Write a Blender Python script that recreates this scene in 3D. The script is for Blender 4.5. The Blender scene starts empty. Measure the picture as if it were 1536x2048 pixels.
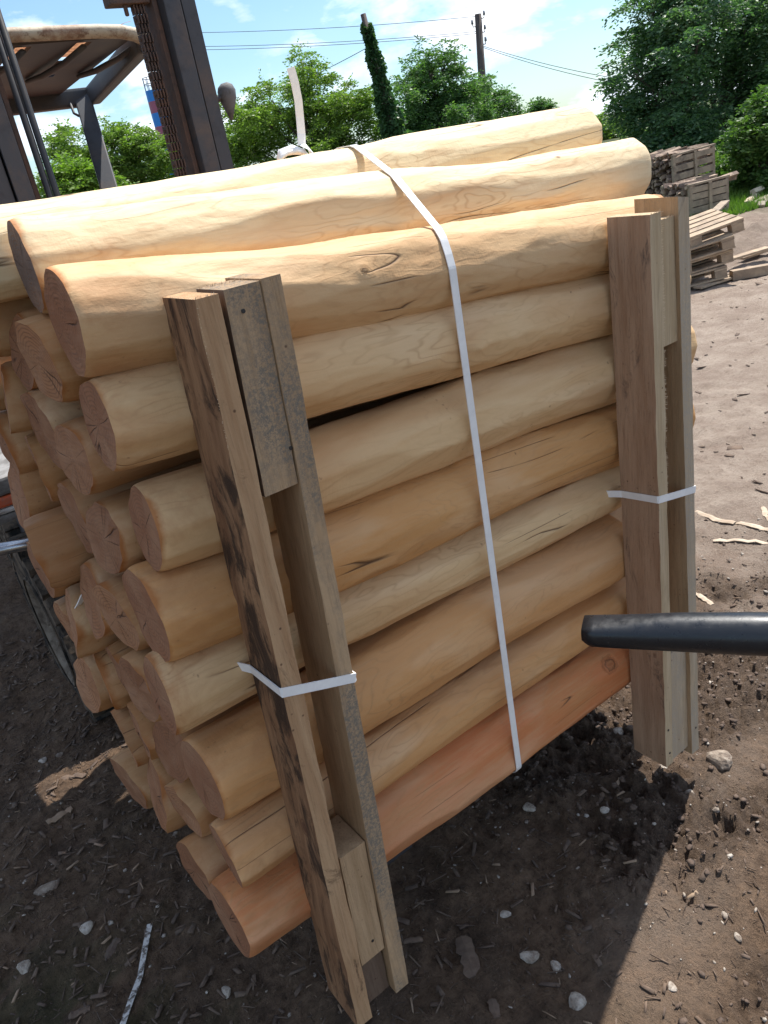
import bpy, math, random
import numpy as np
from mathutils import Vector, Matrix

S = bpy.context.scene
COL = S.collection
random.seed(7)
RNG = np.random.default_rng(7)

# ------------------------------------------------------------------ camera
F, CX, CY = 1538.0, 768.0, 1024.0
ROT = np.array([[0.78892085, -0.37498921, 0.4868131],
                [-0.59017308, -0.24169895, 0.77024499],
                [-0.17117135, -0.89496632, -0.41198988]])   # world axes of the camera (right, down, forward)
CAM = np.array([0.0, -1.0, 1.7])
cd = bpy.data.cameras.new('camera')
cam = bpy.data.objects.new('camera', cd)
COL.objects.link(cam)
cd.sensor_fit = 'VERTICAL'
cd.sensor_height = 36.0
cd.sensor_width = 27.0
cd.lens = F / 2048 * 36
cd.clip_start = 0.02
cd.clip_end = 3000
m = Matrix.Identity(4)
for i in range(3):
    m[i][0] = ROT[i][0]; m[i][1] = -ROT[i][1]; m[i][2] = -ROT[i][2]; m[i][3] = CAM[i]
cam.matrix_world = m
S.camera = cam

# ------------------------------------------------------------------ world, sun, exposure
SUN_DIR = Vector((0.50, 0.175, 1.0)).normalized()            # towards the sun: high, behind the load
w = bpy.data.worlds.new('World'); S.world = w; w.use_nodes = True
nt = w.node_tree; nt.nodes.clear()
sky = nt.nodes.new('ShaderNodeTexSky'); sky.sky_type = 'NISHITA'; sky.sun_disc = False
sky.sun_elevation = math.asin(SUN_DIR.z)
sky.sun_rotation = math.atan2(SUN_DIR.x, SUN_DIR.y)
sky.air_density = 1.0; sky.dust_density = 0.8; sky.ozone_density = 1.6
tc = nt.nodes.new('ShaderNodeTexCoord')
mp = nt.nodes.new('ShaderNodeMapping'); mp.inputs['Scale'].default_value = (1, 1, 2.6)
mp.inputs['Location'].default_value = (0.35, 0.15, 0.1)
n1 = nt.nodes.new('ShaderNodeTexNoise'); n1.inputs['Scale'].default_value = 6.5
n1.inputs['Detail'].default_value = 9; n1.inputs['Roughness'].default_value = 0.56; n1.inputs['Distortion'].default_value = 0.15
cr = nt.nodes.new('ShaderNodeValToRGB')
cr.color_ramp.elements[0].position = 0.485; cr.color_ramp.elements[0].color = (0.04, 0.04, 0.04, 1)
cr.color_ramp.elements[1].position = 0.615; cr.color_ramp.elements[1].color = (0.93, 0.93, 0.93, 1)
n2 = nt.nodes.new('ShaderNodeTexNoise'); n2.inputs['Scale'].default_value = 9.0; n2.inputs['Detail'].default_value = 6
cr2 = nt.nodes.new('ShaderNodeValToRGB')
cr2.color_ramp.elements[0].position = 0.30; cr2.color_ramp.elements[0].color = (6.3, 7.4, 9.3, 1)
cr2.color_ramp.elements[1].position = 0.65; cr2.color_ramp.elements[1].color = (10.5, 10.8, 11.4, 1)
tint = nt.nodes.new('ShaderNodeMixRGB'); tint.blend_type = 'MULTIPLY'; tint.inputs[0].default_value = 1
tint.inputs[2].default_value = (0.84, 1.03, 1.12, 1)
mx = nt.nodes.new('ShaderNodeMixRGB')
bg = nt.nodes.new('ShaderNodeBackground'); bg.inputs['Strength'].default_value = 0.10
out = nt.nodes.new('ShaderNodeOutputWorld')
L = nt.links.new
L(tc.outputs['Generated'], mp.inputs['Vector']); L(mp.outputs[0], n1.inputs['Vector']); L(mp.outputs[0], n2.inputs['Vector'])
L(n1.outputs['Fac'], cr.inputs['Fac']); L(n2.outputs['Fac'], cr2.inputs['Fac'])
L(sky.outputs[0], tint.inputs[1]); L(tint.outputs[0], mx.inputs[1]); L(cr.outputs[0], mx.inputs[0]); L(cr2.outputs[0], mx.inputs[2])
L(mx.outputs[0], bg.inputs['Color']); L(bg.outputs[0], out.inputs['Surface'])

sd = bpy.data.lights.new('sun', 'SUN'); sun = bpy.data.objects.new('sun', sd); COL.objects.link(sun)
sd.energy = 5.0; sd.angle = math.radians(0.55); sd.color = (1.0, 0.96, 0.90)
sun.rotation_euler = (-SUN_DIR).to_track_quat('-Z', 'Y').to_euler()
S.view_settings.view_transform = 'Standard'
S.view_settings.look = 'None'
S.view_settings.exposure = 0.64
S.view_settings.gamma = 1
S.cycles.use_denoising = True
S.cycles.max_bounces = 8
S.cycles.sample_clamp_indirect = 8

# ------------------------------------------------------------------ helpers
def ray(p):
    v = ROT @ np.array([p[0] - CX, p[1] - CY, F]); return v / np.linalg.norm(v)
def at(px, py, x=None, y=None, z=None, d=None):
    """the place on a plane of the scene that a point of the photograph shows"""
    r = ray((px, py))
    if y is not None: t = (y - CAM[1]) / r[1]
    elif x is not None: t = (x - CAM[0]) / r[0]
    elif z is not None: t = (z - CAM[2]) / r[2]
    else: t = d / math.hypot(r[0], r[1])
    return Vector(CAM + t * r)

def hash3(ix, iy, iz, seed):
    h = (ix.astype(np.int64) * 374761393 + iy.astype(np.int64) * 668265263 + iz.astype(np.int64) * 2147483647 + seed * 1274126177)
    h = (h ^ (h >> 13)) & 0x7fffffff
    h = (h * 1274126177) & 0x7fffffff
    h = h ^ (h >> 16)
    return (h & 0xffffff) / float(0xffffff)
def vnoise(x, y, z=None, seed=0):
    x = np.asarray(x, float); y = np.asarray(y, float)
    z = np.zeros_like(x) if z is None else np.broadcast_to(np.asarray(z, float), x.shape)
    ix, iy, iz = np.floor(x), np.floor(y), np.floor(z)
    fx, fy, fz = x - ix, y - iy, z - iz
    fx = fx * fx * (3 - 2 * fx); fy = fy * fy * (3 - 2 * fy); fz = fz * fz * (3 - 2 * fz)
    r = 0
    for a in (0, 1):
        for b in (0, 1):
            for c in (0, 1):
                r = r + hash3(ix + a, iy + b, iz + c, seed) * (fx if a else 1 - fx) * (fy if b else 1 - fy) * (fz if c else 1 - fz)
    return r * 2 - 1
def fbm(x, y, z=None, o=4, seed=0, g=0.5):
    r = 0; a = 1; s = 1
    for k in range(o):
        r = r + a * vnoise(np.asarray(x) * s + 17.3 * k, np.asarray(y) * s + 5.1 * k, None if z is None else np.asarray(z) * s, seed + k)
        a *= g; s *= 2.03
    return r
def sstep(a, b, x):
    t = np.clip((x - a) / (b - a), 0, 1); return t * t * (3 - 2 * t)

def tag(o, label=None, cat=None, group=None, kind=None):
    if label: o['label'] = label
    if cat: o['category'] = cat
    if group: o['group'] = group
    if kind: o['kind'] = kind
    return o
def empty(name, loc, label=None, cat=None, group=None, rz=0):
    o = bpy.data.objects.new(name, None); COL.objects.link(o); o.location = loc
    o.rotation_euler = (0, 0, rz); o.empty_display_size = 0.1
    return tag(o, label, cat, group)
def link(name, me, mat, parent=None):
    o = bpy.data.objects.new(name, me)
    if mat is not None: me.materials.append(mat)
    COL.objects.link(o)
    if parent is not None:
        o.parent = parent
    return o
def np_mesh(name, V, Fq, smooth=False):
    """V (n,3), Fq (m,k) all faces the same size"""
    V = np.ascontiguousarray(V, dtype=np.float32); Fq = np.ascontiguousarray(Fq, dtype=np.int32)
    me = bpy.data.meshes.new(name); k = Fq.shape[1]
    me.vertices.add(len(V)); me.vertices.foreach_set('co', V.ravel())
    me.loops.add(Fq.size); me.loops.foreach_set('vertex_index', Fq.ravel())
    me.polygons.add(len(Fq)); me.polygons.foreach_set('loop_start', np.arange(0, Fq.size, k, dtype=np.int32))
    me.polygons.foreach_set('loop_total', np.full(len(Fq), k, dtype=np.int32))
    if smooth: me.polygons.foreach_set('use_smooth', np.ones(len(Fq), dtype=bool))
    me.update(calc_edges=True); me.validate()
    return me
def sub(o, origin):
    """shift mesh data so that object sits at origin"""
    return o

class MB:
    def __init__(s): s.v = []; s.f = []
    def add(s, V, Fs):
        b = len(s.v); s.v += [tuple(v) for v in V]; s.f += [tuple(i + b for i in f) for f in Fs]; return s
    def box8(s, P):
        """P: 8 points, bottom ring 0-3 then top ring 4-7"""
        return s.add(P, [(3, 2, 1, 0), (4, 5, 6, 7), (0, 1, 5, 4), (1, 2, 6, 5), (2, 3, 7, 6), (3, 0, 4, 7)])
    def box(s, a, b):
        x0, y0, z0 = a; x1, y1, z1 = b
        return s.box8([(x0, y0, z0), (x1, y0, z0), (x1, y1, z0), (x0, y1, z0), (x0, y0, z1), (x1, y0, z1), (x1, y1, z1), (x0, y1, z1)])
    def obox(s, c, size, M=None):
        """oriented box, centre c, M 3x3 or Euler tuple"""
        if M is None: M = Matrix.Identity(3)
        c = Vector(c); h = [q / 2 for q in size]
        P = [c + M @ Vector((sx * h[0], sy * h[1], sz * h[2])) for sz in (-1, 1) for sx, sy in ((-1, -1), (1, -1), (1, 1), (-1, 1))]
        return s.box8(P)
    def tube(s, pts, rad, n=12, cap=True, flat=1.0):
        pts = [Vector(p) for p in pts]
        if not hasattr(rad, '__len__'): rad = [rad] * len(pts)
        b = len(s.v); up = None
        for i, p in enumerate(pts):
            t = (pts[min(i + 1, len(pts) - 1)] - pts[max(i - 1, 0)]).normalized()
            if up is None:
                up = Vector((0, 0, 1)) if abs(t.z) < 0.9 else Vector((1, 0, 0))
            a = t.cross(up).normalized(); up = a.cross(t).normalized()
            for k in range(n):
                th = 2 * math.pi * k / n
                s.v.append(tuple(p + a * (rad[i] * math.cos(th)) + up * (rad[i] * flat * math.sin(th))))
        for i in range(len(pts) - 1):
            for k in range(n):
                k2 = (k + 1) % n
                s.f.append((b + i * n + k, b + i * n + k2, b + (i + 1) * n + k2, b + (i + 1) * n + k))
        if cap:
            s.f.append(tuple(b + k for k in range(n)))
            e = b + (len(pts) - 1) * n
            s.f.append(tuple(e + n - 1 - k for k in range(n)))
        return s
    def build(s, name, mat, parent=None, smooth=False, bevel=0, origin=None):
        me = bpy.data.meshes.new(name)
        V = s.v
        if parent is not None:
            L0 = Vector(parent.location)
            V = [tuple(Vector(v) - L0) for v in V]
        o0 = Vector((0, 0, 0))
        if origin is not None:
            o0 = Vector(origin) - (Vector(parent.location) if parent is not None else Vector((0, 0, 0)))
            V = [tuple(Vector(v) - o0) for v in V]
        me.from_pydata(V, [], s.f); me.update()
        import bmesh
        bm = bmesh.new(); bm.from_mesh(me); bmesh.ops.recalc_face_normals(bm, faces=bm.faces)
        if bevel: bmesh.ops.bevel(bm, geom=[e for e in bm.edges if e.calc_face_angle(0) > 0.6], offset=bevel, segments=2, affect='EDGES', profile=0.6)
        bm.to_mesh(me); bm.free()
        if smooth:
            for p in me.polygons: p.use_smooth = True
        o = link(name, me, mat, parent); o.location = o0
        return o

# ------------------------------------------------------------------ materials
def mat(name, disp=False):
    M = bpy.data.materials.new(name); M.use_nodes = True
    return M, M.node_tree, M.node_tree.nodes['Principled BSDF']
def N(nt, t, **k):
    n = nt.nodes.new(t)
    for a, b in k.items():
        if a in n.inputs: n.inputs[a].default_value = b
        else: setattr(n, a, b)
    return n
def noise(nt, vec, scale, detail=4, rough=0.5, dist=0.0, mscale=None, loc=None):
    if mscale is not None or loc is not None:
        mp = nt.nodes.new('ShaderNodeMapping')
        if mscale: mp.inputs['Scale'].default_value = mscale
        if loc: mp.inputs['Location'].default_value = loc
        nt.links.new(vec, mp.inputs['Vector']); vec = mp.outputs[0]
    n = N(nt, 'ShaderNodeTexNoise', Scale=scale, Detail=detail, Roughness=rough, Distortion=dist)
    nt.links.new(vec, n.inputs['Vector']); return n.outputs['Fac']
def ramp(nt, fac, stops):
    r = nt.nodes.new('ShaderNodeValToRGB'); e = r.color_ramp.elements
    while len(e) < len(stops): e.new(0.5)
    for i, (p, c) in enumerate(stops):
        e[i].position = p; e[i].color = (c if hasattr(c, '__len__') else (c, c, c)) + (1,) if hasattr(c, '__len__') else (c, c, c, 1)
    nt.links.new(fac, r.inputs['Fac']); return r.outputs['Color']
def mix(nt, a, b, fac, mode='MIX'):
    n = nt.nodes.new('ShaderNodeMixRGB'); n.blend_type = mode
    for i, q in ((1, a), (2, b), (0, fac)):
        if hasattr(q, 'is_linked') or hasattr(q, 'links'): nt.links.new(q, n.inputs[i])
        elif hasattr(q, '__len__'): n.inputs[i].default_value = tuple(q) + (1,)
        else: n.inputs[i].default_value = q
    return n.outputs[0]
def math_(nt, op, a, b=None, c=None):
    n = nt.nodes.new('ShaderNodeMath'); n.operation = op
    for i, q in enumerate((a, b, c)):
        if q is None: continue
        if hasattr(q, 'links'): nt.links.new(q, n.inputs[i])
        else: n.inputs[i].default_value = q
    return n.outputs[0]
def bump(nt, bsdf, h, strength=0.3, dist=0.01, prev=None):
    b = N(nt, 'ShaderNodeBump', Strength=strength, Distance=dist)
    nt.links.new(h, b.inputs['Height'])
    if prev is not None: nt.links.new(prev, b.inputs['Normal'])
    nt.links.new(b.outputs[0], bsdf.inputs['Normal']); return b.outputs[0]
def objco(nt, rnd=True):
    t = nt.nodes.new('ShaderNodeTexCoord')
    if not rnd: return t.outputs['Object']
    oi = nt.nodes.new('ShaderNodeObjectInfo')
    m_ = math_(nt, 'MULTIPLY', oi.outputs['Random'], 57.0)
    a = nt.nodes.new('ShaderNodeVectorMath'); a.operation = 'ADD'
    c = nt.nodes.new('ShaderNodeCombineXYZ'); nt.links.new(m_, c.inputs[0]); nt.links.new(m_, c.inputs[1]); nt.links.new(m_, c.inputs[2])
    nt.links.new(t.outputs['Object'], a.inputs[0]); nt.links.new(c.outputs[0], a.inputs[1])
    return a.outputs[0]

def peeled_wood():
    M, nt, b = mat('peeled_wood')
    t = nt.nodes.new('ShaderNodeTexCoord'); O = t.outputs['Object']; R = objco(nt)
    oi = nt.nodes.new('ShaderNodeObjectInfo')
    base = oi.outputs['Color']
    # annual rings cut by the peeled surface: distance from the axis, disturbed along the log
    sx = nt.nodes.new('ShaderNodeSeparateXYZ'); nt.links.new(O, sx.inputs[0])
    rr = math_(nt, 'SQRT', math_(nt, 'ADD', math_(nt, 'MULTIPLY', sx.outputs[1], sx.outputs[1]), math_(nt, 'MULTIPLY', sx.outputs[2], sx.outputs[2])))
    wob = noise(nt, R, 1.0, 3, 0.55, 0.4, mscale=(3.0, 11, 11))
    rad = math_(nt, 'ADD', rr, math_(nt, 'MULTIPLY', wob, 0.055))
    band = math_(nt, 'SINE', math_(nt, 'MULTIPLY', rad, 2 * math.pi / 0.0040))
    band = math_(nt, 'POWER', math_(nt, 'ADD', math_(nt, 'MULTIPLY', band, 0.5), 0.5), 6.0)
    bandmask = ramp(nt, noise(nt, R, 3.0, 3, 0.6, mscale=(1, 3, 3)), [(0.40, 0.06), (0.66, 0.75)])
    big = noise(nt, R, 2.2, 4, 0.6, 0.6, mscale=(1.0, 5, 5))
    fib = noise(nt, R, 1.0, 5, 0.65, mscale=(9, 150, 150))
    warm = mix(nt, base, (0.50, 0.235, 0.085), ramp(nt, big, [(0.46, 0.0), (0.75, 0.65)]))
    pale = mix(nt, warm, (0.76, 0.56, 0.36), ramp(nt, noise(nt, R, 2.6, 3, 0.5, 0.5, mscale=(1.2, 4, 4), loc=(9, 3, 1)), [(0.48, 0.0), (0.75, 0.38)]))
    c = mix(nt, pale, (0.40, 0.21, 0.09), math_(nt, 'MULTIPLY', band, math_(nt, 'MULTIPLY', bandmask, 0.55)))
    c = mix(nt, c, (0.55, 0.36, 0.18), ramp(nt, fib, [(0.45, 0.0), (0.72, 0.30)]))
    # brown bast flecks and knots
    v = N(nt, 'ShaderNodeTexVoronoi', Scale=7.0, Randomness=1.0)
    mpp = nt.nodes.new('ShaderNodeMapping'); mpp.inputs['Scale'].default_value = (0.8, 1.5, 1.5)
    nt.links.new(R, mpp.inputs[0]); nt.links.new(mpp.outputs[0], v.inputs['Vector'])
    spot = ramp(nt, math_(nt, 'ADD', v.outputs['Distance'], math_(nt, 'MULTIPLY', noise(nt, R, 60, 3), 0.08)), [(0.075, 0.85), (0.105, 0.0)])
    spm = ramp(nt, v.outputs['Color'], [(0.60, 0.0), (0.62, 1.0)])
    c = mix(nt, c, (0.13, 0.05, 0.02), math_(nt, 'MULTIPLY', spot, spm))
    v2 = N(nt, 'ShaderNodeTexVoronoi', Scale=38.0, Randomness=1.0); nt.links.new(R, v2.inputs['Vector'])
    sp2 = ramp(nt, math_(nt, 'ADD', v2.outputs['Distance'], math_(nt, 'MULTIPLY', math_(nt, 'SUBTRACT', noise(nt, R, 120, 4, 0.7), 0.45), 0.7)), [(0.03, 0.75), (0.14, 0.0)])
    m2 = ramp(nt, noise(nt, R, 5, 3, 0.5), [(0.58, 0.0), (0.66, 1.0)])
    c = mix(nt, c, (0.20, 0.09, 0.04), math_(nt, 'MULTIPLY', sp2, m2))
    # drying cracks
    crk = noise(nt, R, 1.0, 1, 0.3, 0.0, mscale=(0.75, 17, 17), loc=(3, 8, 2))
    line = ramp(nt, math_(nt, 'ABSOLUTE', math_(nt, 'SUBTRACT', crk, 0.5)), [(0.0, 1.0), (0.0048, 0.0)])
    cm = ramp(nt, noise(nt, R, 3.2, 2, 0.5, loc=(1, 7, 4)), [(0.56, 0.0), (0.60, 1.0)])
    crack = math_(nt, 'MULTIPLY', line, cm)
    c = mix(nt, c, (0.10, 0.05, 0.025), crack)
    xe = ramp(nt, math_(nt, 'ADD', sx.outputs[0], math_(nt, 'MULTIPLY', noise(nt, R, 12, 3), 0.08)), [(0.05, 1.0), (0.22, 0.0)])
    v3 = N(nt, 'ShaderNodeTexVoronoi', Scale=70.0, Randomness=1.0); nt.links.new(R, v3.inputs['Vector'])
    c = mix(nt, c, (0.16, 0.065, 0.03), math_(nt, 'MULTIPLY', math_(nt, 'MULTIPLY', ramp(nt, math_(nt, 'ADD', v3.outputs['Distance'], math_(nt, 'MULTIPLY', math_(nt, 'SUBTRACT', noise(nt, R, 160, 4, 0.7), 0.42), 1.1)), [(0.05, 0.8), (0.22, 0.0)]), xe), ramp(nt, noise(nt, R, 13, 3, loc=(8, 1, 3)), [(0.5, 0.0), (0.6, 1.0)])))
    c = mix(nt, c, (0.40, 0.18, 0.07), math_(nt, 'MULTIPLY', xe, ramp(nt, noise(nt, R, 9, 5, 0.65, 0.5, loc=(1, 4, 3)), [(0.44, 0.0), (0.70, 0.75)])))
    kn_ = N(nt, 'ShaderNodeAttribute', attribute_name='knot')
    kd = math_(nt, 'ADD', kn_.outputs['Fac'], math_(nt, 'MULTIPLY', math_(nt, 'SUBTRACT', noise(nt, R, 48, 4, 0.65), 0.5), 1.3))
    c = mix(nt, c, (0.09, 0.04, 0.02), ramp(nt, kd, [(0.0, 0.45), (0.35, 0.15), (0.58, 0.75), (0.72, 0.12), (0.90, 0.30), (1.0, 0.0)]))
    # orange bast left on the last centimetres of each end
    at_ = N(nt, 'ShaderNodeAttribute', attribute_name='endband')
    eb = math_(nt, 'ADD', at_.outputs['Fac'], math_(nt, 'MULTIPLY', math_(nt, 'SUBTRACT', noise(nt, R, 22, 4, 0.6), 0.5), 0.9))
    c = mix(nt, c, (0.36, 0.125, 0.03), ramp(nt, eb, [(0.55, 0.0), (0.95, 0.85)]))
    nt.links.new(c, b.inputs['Base Color'])
    b.inputs['Roughness'].default_value = 0.62
    b.inputs['Specular IOR Level'].default_value = 0.28
    h = math_(nt, 'ADD', math_(nt, 'MULTIPLY', fib, 0.25), math_(nt, 'ADD', math_(nt, 'MULTIPLY', band, math_(nt, 'MULTIPLY', bandmask, 0.18)), noise(nt, R, 1, 5, 0.6, mscale=(30, 42, 42))))
    chat = math_(nt, 'MULTIPLY', noise(nt, R, 1, 3, 0.6, mscale=(230, 26, 26)), ramp(nt, noise(nt, R, 4, 2, loc=(6, 6, 6)), [(0.5, 0.0), (0.6, 0.22)]))
    h = math_(nt, 'ADD', h, chat)
    h = math_(nt, 'SUBTRACT', h, math_(nt, 'MULTIPLY', crack, 1.2))
    bump(nt, b, h, 0.42, 0.004)
    return M
def cut_wood():
    M, nt, b = mat('cut_wood')
    t = nt.nodes.new('ShaderNodeTexCoord'); O = t.outputs['Object']; R = objco(nt)
    oi = nt.nodes.new('ShaderNodeObjectInfo')
    sx = nt.nodes.new('ShaderNodeSeparateXYZ'); nt.links.new(O, sx.inputs[0])
    rr = math_(nt, 'SQRT', math_(nt, 'ADD', math_(nt, 'MULTIPLY', sx.outputs[1], sx.outputs[1]), math_(nt, 'MULTIPLY', sx.outputs[2], sx.outputs[2])))
    rad = math_(nt, 'ADD', rr, math_(nt, 'MULTIPLY', noise(nt, R, 14, 3), 0.010))
    band = math_(nt, 'ADD', math_(nt, 'MULTIPLY', math_(nt, 'SINE', math_(nt, 'MULTIPLY', rad, 2 * math.pi / 0.0062)), 0.5), 0.5)
    saw = noise(nt, R, 1, 4, 0.6, mscale=(40, 22, 180))
    c = mix(nt, oi.outputs['Color'], (0.175, 0.078, 0.04), math_(nt, 'MULTIPLY', math_(nt, 'POWER', band, 3.0), 0.75))
    c = mix(nt, c, (0.36, 0.20, 0.115), ramp(nt, noise(nt, R, 9, 4, 0.6), [(0.4, 0.0), (0.7, 0.7)]))
    c = mix(nt, c, (0.14, 0.07, 0.045), ramp(nt, saw, [(0.5, 0.0), (0.75, 0.45)]))
    # radial shakes
    ang = math_(nt, 'ARCTAN2', sx.outputs[1], sx.outputs[2])
    cc = nt.nodes.new('ShaderNodeCombineXYZ')
    nt.links.new(math_(nt, 'SINE', ang), cc.inputs[0]); nt.links.new(math_(nt, 'COSINE', ang), cc.inputs[1])
    nt.links.new(math_(nt, 'MULTIPLY', oi.outputs['Random'], 91.0), cc.inputs[2])
    a_ = noise(nt, cc.outputs[0], 1.15, 1, 0.4)
    wob = math_(nt, 'MULTIPLY', math_(nt, 'SUBTRACT', noise(nt, R, 30, 3), 0.5), 0.06)
    dl = math_(nt, 'ABSOLUTE', math_(nt, 'ADD', math_(nt, 'SUBTRACT', a_, 0.5), wob))
    line = ramp(nt, dl, [(0.0, 1.0), (0.008, 0.0)])
    mk = ramp(nt, rr, [(0.040, 1.0), (0.066, 0.0)])
    c = mix(nt, c, (0.045, 0.022, 0.015), math_(nt, 'MULTIPLY', line, mk))
    nt.links.new(c, b.inputs['Base Color']); b.inputs['Roughness'].default_value = 0.8
    b.inputs['Specular IOR Level'].default_value = 0.2
    bump(nt, b, math_(nt, 'SUBTRACT', math_(nt, 'ADD', saw, noise(nt, R, 90, 4, 0.7)), math_(nt, 'MULTIPLY', math_(nt, 'MULTIPLY', line, mk), 1.5)), 0.6, 0.003)
    return M
def plank_wood(name, base, light, dirt, dark=(0.05, 0.03, 0.02), gray=None):
    """sawn softwood, grain along Z"""
    M, nt, b = mat(name); R = objco(nt)
    g1 = noise(nt, R, 1, 5, 0.6, 0.3, mscale=(60, 45, 3.5))
    g2 = noise(nt, R, 1, 6, 0.7, mscale=(300, 240, 14))
    c = mix(nt, base, light, ramp(nt, g1, [(0.35, 0.0), (0.65, 1.0)]))
    c = mix(nt, c, tuple(q * 0.55 for q in base), ramp(nt, g2, [(0.5, 0.0), (0.72, 0.55)]))
    if gray:
        gm = ramp(nt, noise(nt, R, 5.0, 5, 0.65, mscale=(1.4, 1.4, 0.8), loc=(2, 2, 2)), [(0.40, 0.0), (0.56, 1.0)])
        fine = ramp(nt, noise(nt, R, 210, 6, 0.85), [(0.42, 0.12), (0.57, 1.0)])
        c = mix(nt, c, gray, math_(nt, 'MULTIPLY', gm, fine))
    dm = ramp(nt, noise(nt, R, 6.5, 7, 0.72, 0.8, mscale=(2.2, 2.2, 0.9), loc=(5, 1, 7)), [(1.0 - dirt, 0.0), (1.10 - dirt, 0.9)])
    c = mix(nt, c, dark, dm)
    v = N(nt, 'ShaderNodeTexVoronoi', Scale=60.0); nt.links.new(R, v.inputs['Vector'])
    c = mix(nt, c, (0.09, 0.045, 0.03), math_(nt, 'MULTIPLY', ramp(nt, v.outputs['Distance'], [(0.08, 0.8), (0.16, 0.0)]), ramp(nt, noise(nt, R, 11, 3), [(0.55, 0.0), (0.62, 1.0)])))
    vk = N(nt, 'ShaderNodeTexVoronoi', Scale=4.2)
    mk = nt.nodes.new('ShaderNodeMapping'); mk.inputs['Scale'].default_value = (1.5, 1.5, 1.0); nt.links.new(R, mk.inputs[0]); nt.links.new(mk.outputs[0], vk.inputs['Vector'])
    kd = math_(nt, 'ADD', vk.outputs['Distance'], math_(nt, 'MULTIPLY', noise(nt, R, 40, 3), 0.05))
    c = mix(nt, c, (0.11, 0.05, 0.03), ramp(nt, kd, [(0.06, 0.8), (0.075, 0.25), (0.09, 0.7), (0.105, 0.0)]))
    nt.links.new(c, b.inputs['Base Color']); b.inputs['Roughness'].default_value = 0.85; b.inputs['Specular IOR Level'].default_value = 0.15
    bump(nt, b, math_(nt, 'ADD', math_(nt, 'MULTIPLY', g2, 1.4), noise(nt, R, 260, 4, 0.7, mscale=(1, 1, 0.5))), 0.8, 0.002)
    return M
def simple(name, col, rough=0.6, metal=0.0, col2=None, scale=12, lo=0.45, hi=0.62, b_s=0.2, b_d=0.002, spec=0.5, mscale=None, col3=None):
    M, nt, b = mat(name); R = objco(nt)
    c = None
    if col2:
        c = mix(nt, col, col2, ramp(nt, noise(nt, R, scale, 7, 0.68, 0.3, mscale=mscale), [(lo, 0.0), (hi, 1.0)]))
        if col3: c = mix(nt, c, col3, ramp(nt, noise(nt, R, scale * 3.1, 5, 0.7, loc=(4, 4, 9)), [(0.52, 0.0), (0.66, 0.8)]))
        nt.links.new(c, b.inputs['Base Color'])
    else: b.inputs['Base Color'].default_value = col + (1,)
    b.inputs['Roughness'].default_value = rough; b.inputs['Metallic'].default_value = metal; b.inputs['Specular IOR Level'].default_value = spec
    if b_s: bump(nt, b, noise(nt, R, scale * 9, 5, 0.65), b_s, b_d)
    return M
def leaf_mat(name, c1, c2, trans=0.35, var=0.8):
    M = bpy.data.materials.new(name); M.use_nodes = True; nt = M.node_tree; nt.nodes.clear()
    g = nt.nodes.new('ShaderNodeNewGeometry')
    t = nt.nodes.new('ShaderNodeTexCoord')
    nn = noise(nt, t.outputs['Object'], 0.9, 3, 0.6)
    c = mix(nt, c1, c2, ramp(nt, math_(nt, 'ADD', math_(nt, 'MULTIPLY', g.outputs['Random Per Island'], 0.5), math_(nt, 'MULTIPLY', nn, 0.55)), [(0.25, 0.0), (0.78, 1.0)]))
    d = N(nt, 'ShaderNodeBsdfPrincipled', Roughness=0.45); d.inputs['Specular IOR Level'].default_value = 0.35
    tr = nt.nodes.new('ShaderNodeBsdfTranslucent'); ms = nt.nodes.new('ShaderNodeMixShader'); ms.inputs[0].default_value = trans
    nt.links.new(c, d.inputs['Base Color'])
    nt.links.new(mix(nt, c, (1.0, 1.25, 0.5), 1.0, 'MULTIPLY'), tr.inputs[0])
    o = nt.nodes.new('ShaderNodeOutputMaterial')
    nt.links.new(d.outputs[0], ms.inputs[1]); nt.links.new(tr.outputs[0], ms.inputs[2]); nt.links.new(ms.outputs[0], o.inputs[0])
    return M

M_log = peeled_wood(); M_cut = cut_wood()
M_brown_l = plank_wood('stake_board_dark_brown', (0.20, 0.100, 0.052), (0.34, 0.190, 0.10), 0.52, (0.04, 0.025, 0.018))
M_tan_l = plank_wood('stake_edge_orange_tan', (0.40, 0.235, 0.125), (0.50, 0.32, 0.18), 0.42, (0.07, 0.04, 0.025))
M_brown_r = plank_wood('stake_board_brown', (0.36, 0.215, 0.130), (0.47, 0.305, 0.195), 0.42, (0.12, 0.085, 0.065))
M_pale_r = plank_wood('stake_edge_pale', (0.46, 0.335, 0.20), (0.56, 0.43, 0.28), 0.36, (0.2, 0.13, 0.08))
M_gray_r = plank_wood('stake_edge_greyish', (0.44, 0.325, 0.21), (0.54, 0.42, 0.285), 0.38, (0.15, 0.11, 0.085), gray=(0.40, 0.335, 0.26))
M_fibre = simple('torn_fibre', (0.66, 0.50, 0.33), 0.8, 0, None, b_s=0)
M_plank_tan = plank_wood('stake_wood_tan', (0.38, 0.245, 0.135), (0.50, 0.335, 0.195), 0.33)
M_plank_gray = plank_wood('stake_wood_gray', (0.40, 0.255, 0.14), (0.50, 0.34, 0.20), 0.36, gray=(0.185, 0.160, 0.130))
M_plank_dark = plank_wood('stake_wood_dark', (0.15, 0.10, 0.07), (0.2, 0.14, 0.1), 0.4)
M_strap = simple('strap_plastic', (0.84, 0.82, 0.79), 0.30, 0, (0.74, 0.72, 0.70), 30, 0.4, 0.7, 0.25, 0.0006, 0.5)
M_strap_dirty = simple('strap_plastic_dirty', (0.52, 0.50, 0.47), 0.6, 0, (0.09, 0.07, 0.055), 55, 0.47, 0.56, 0.3, 0.001)
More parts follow.
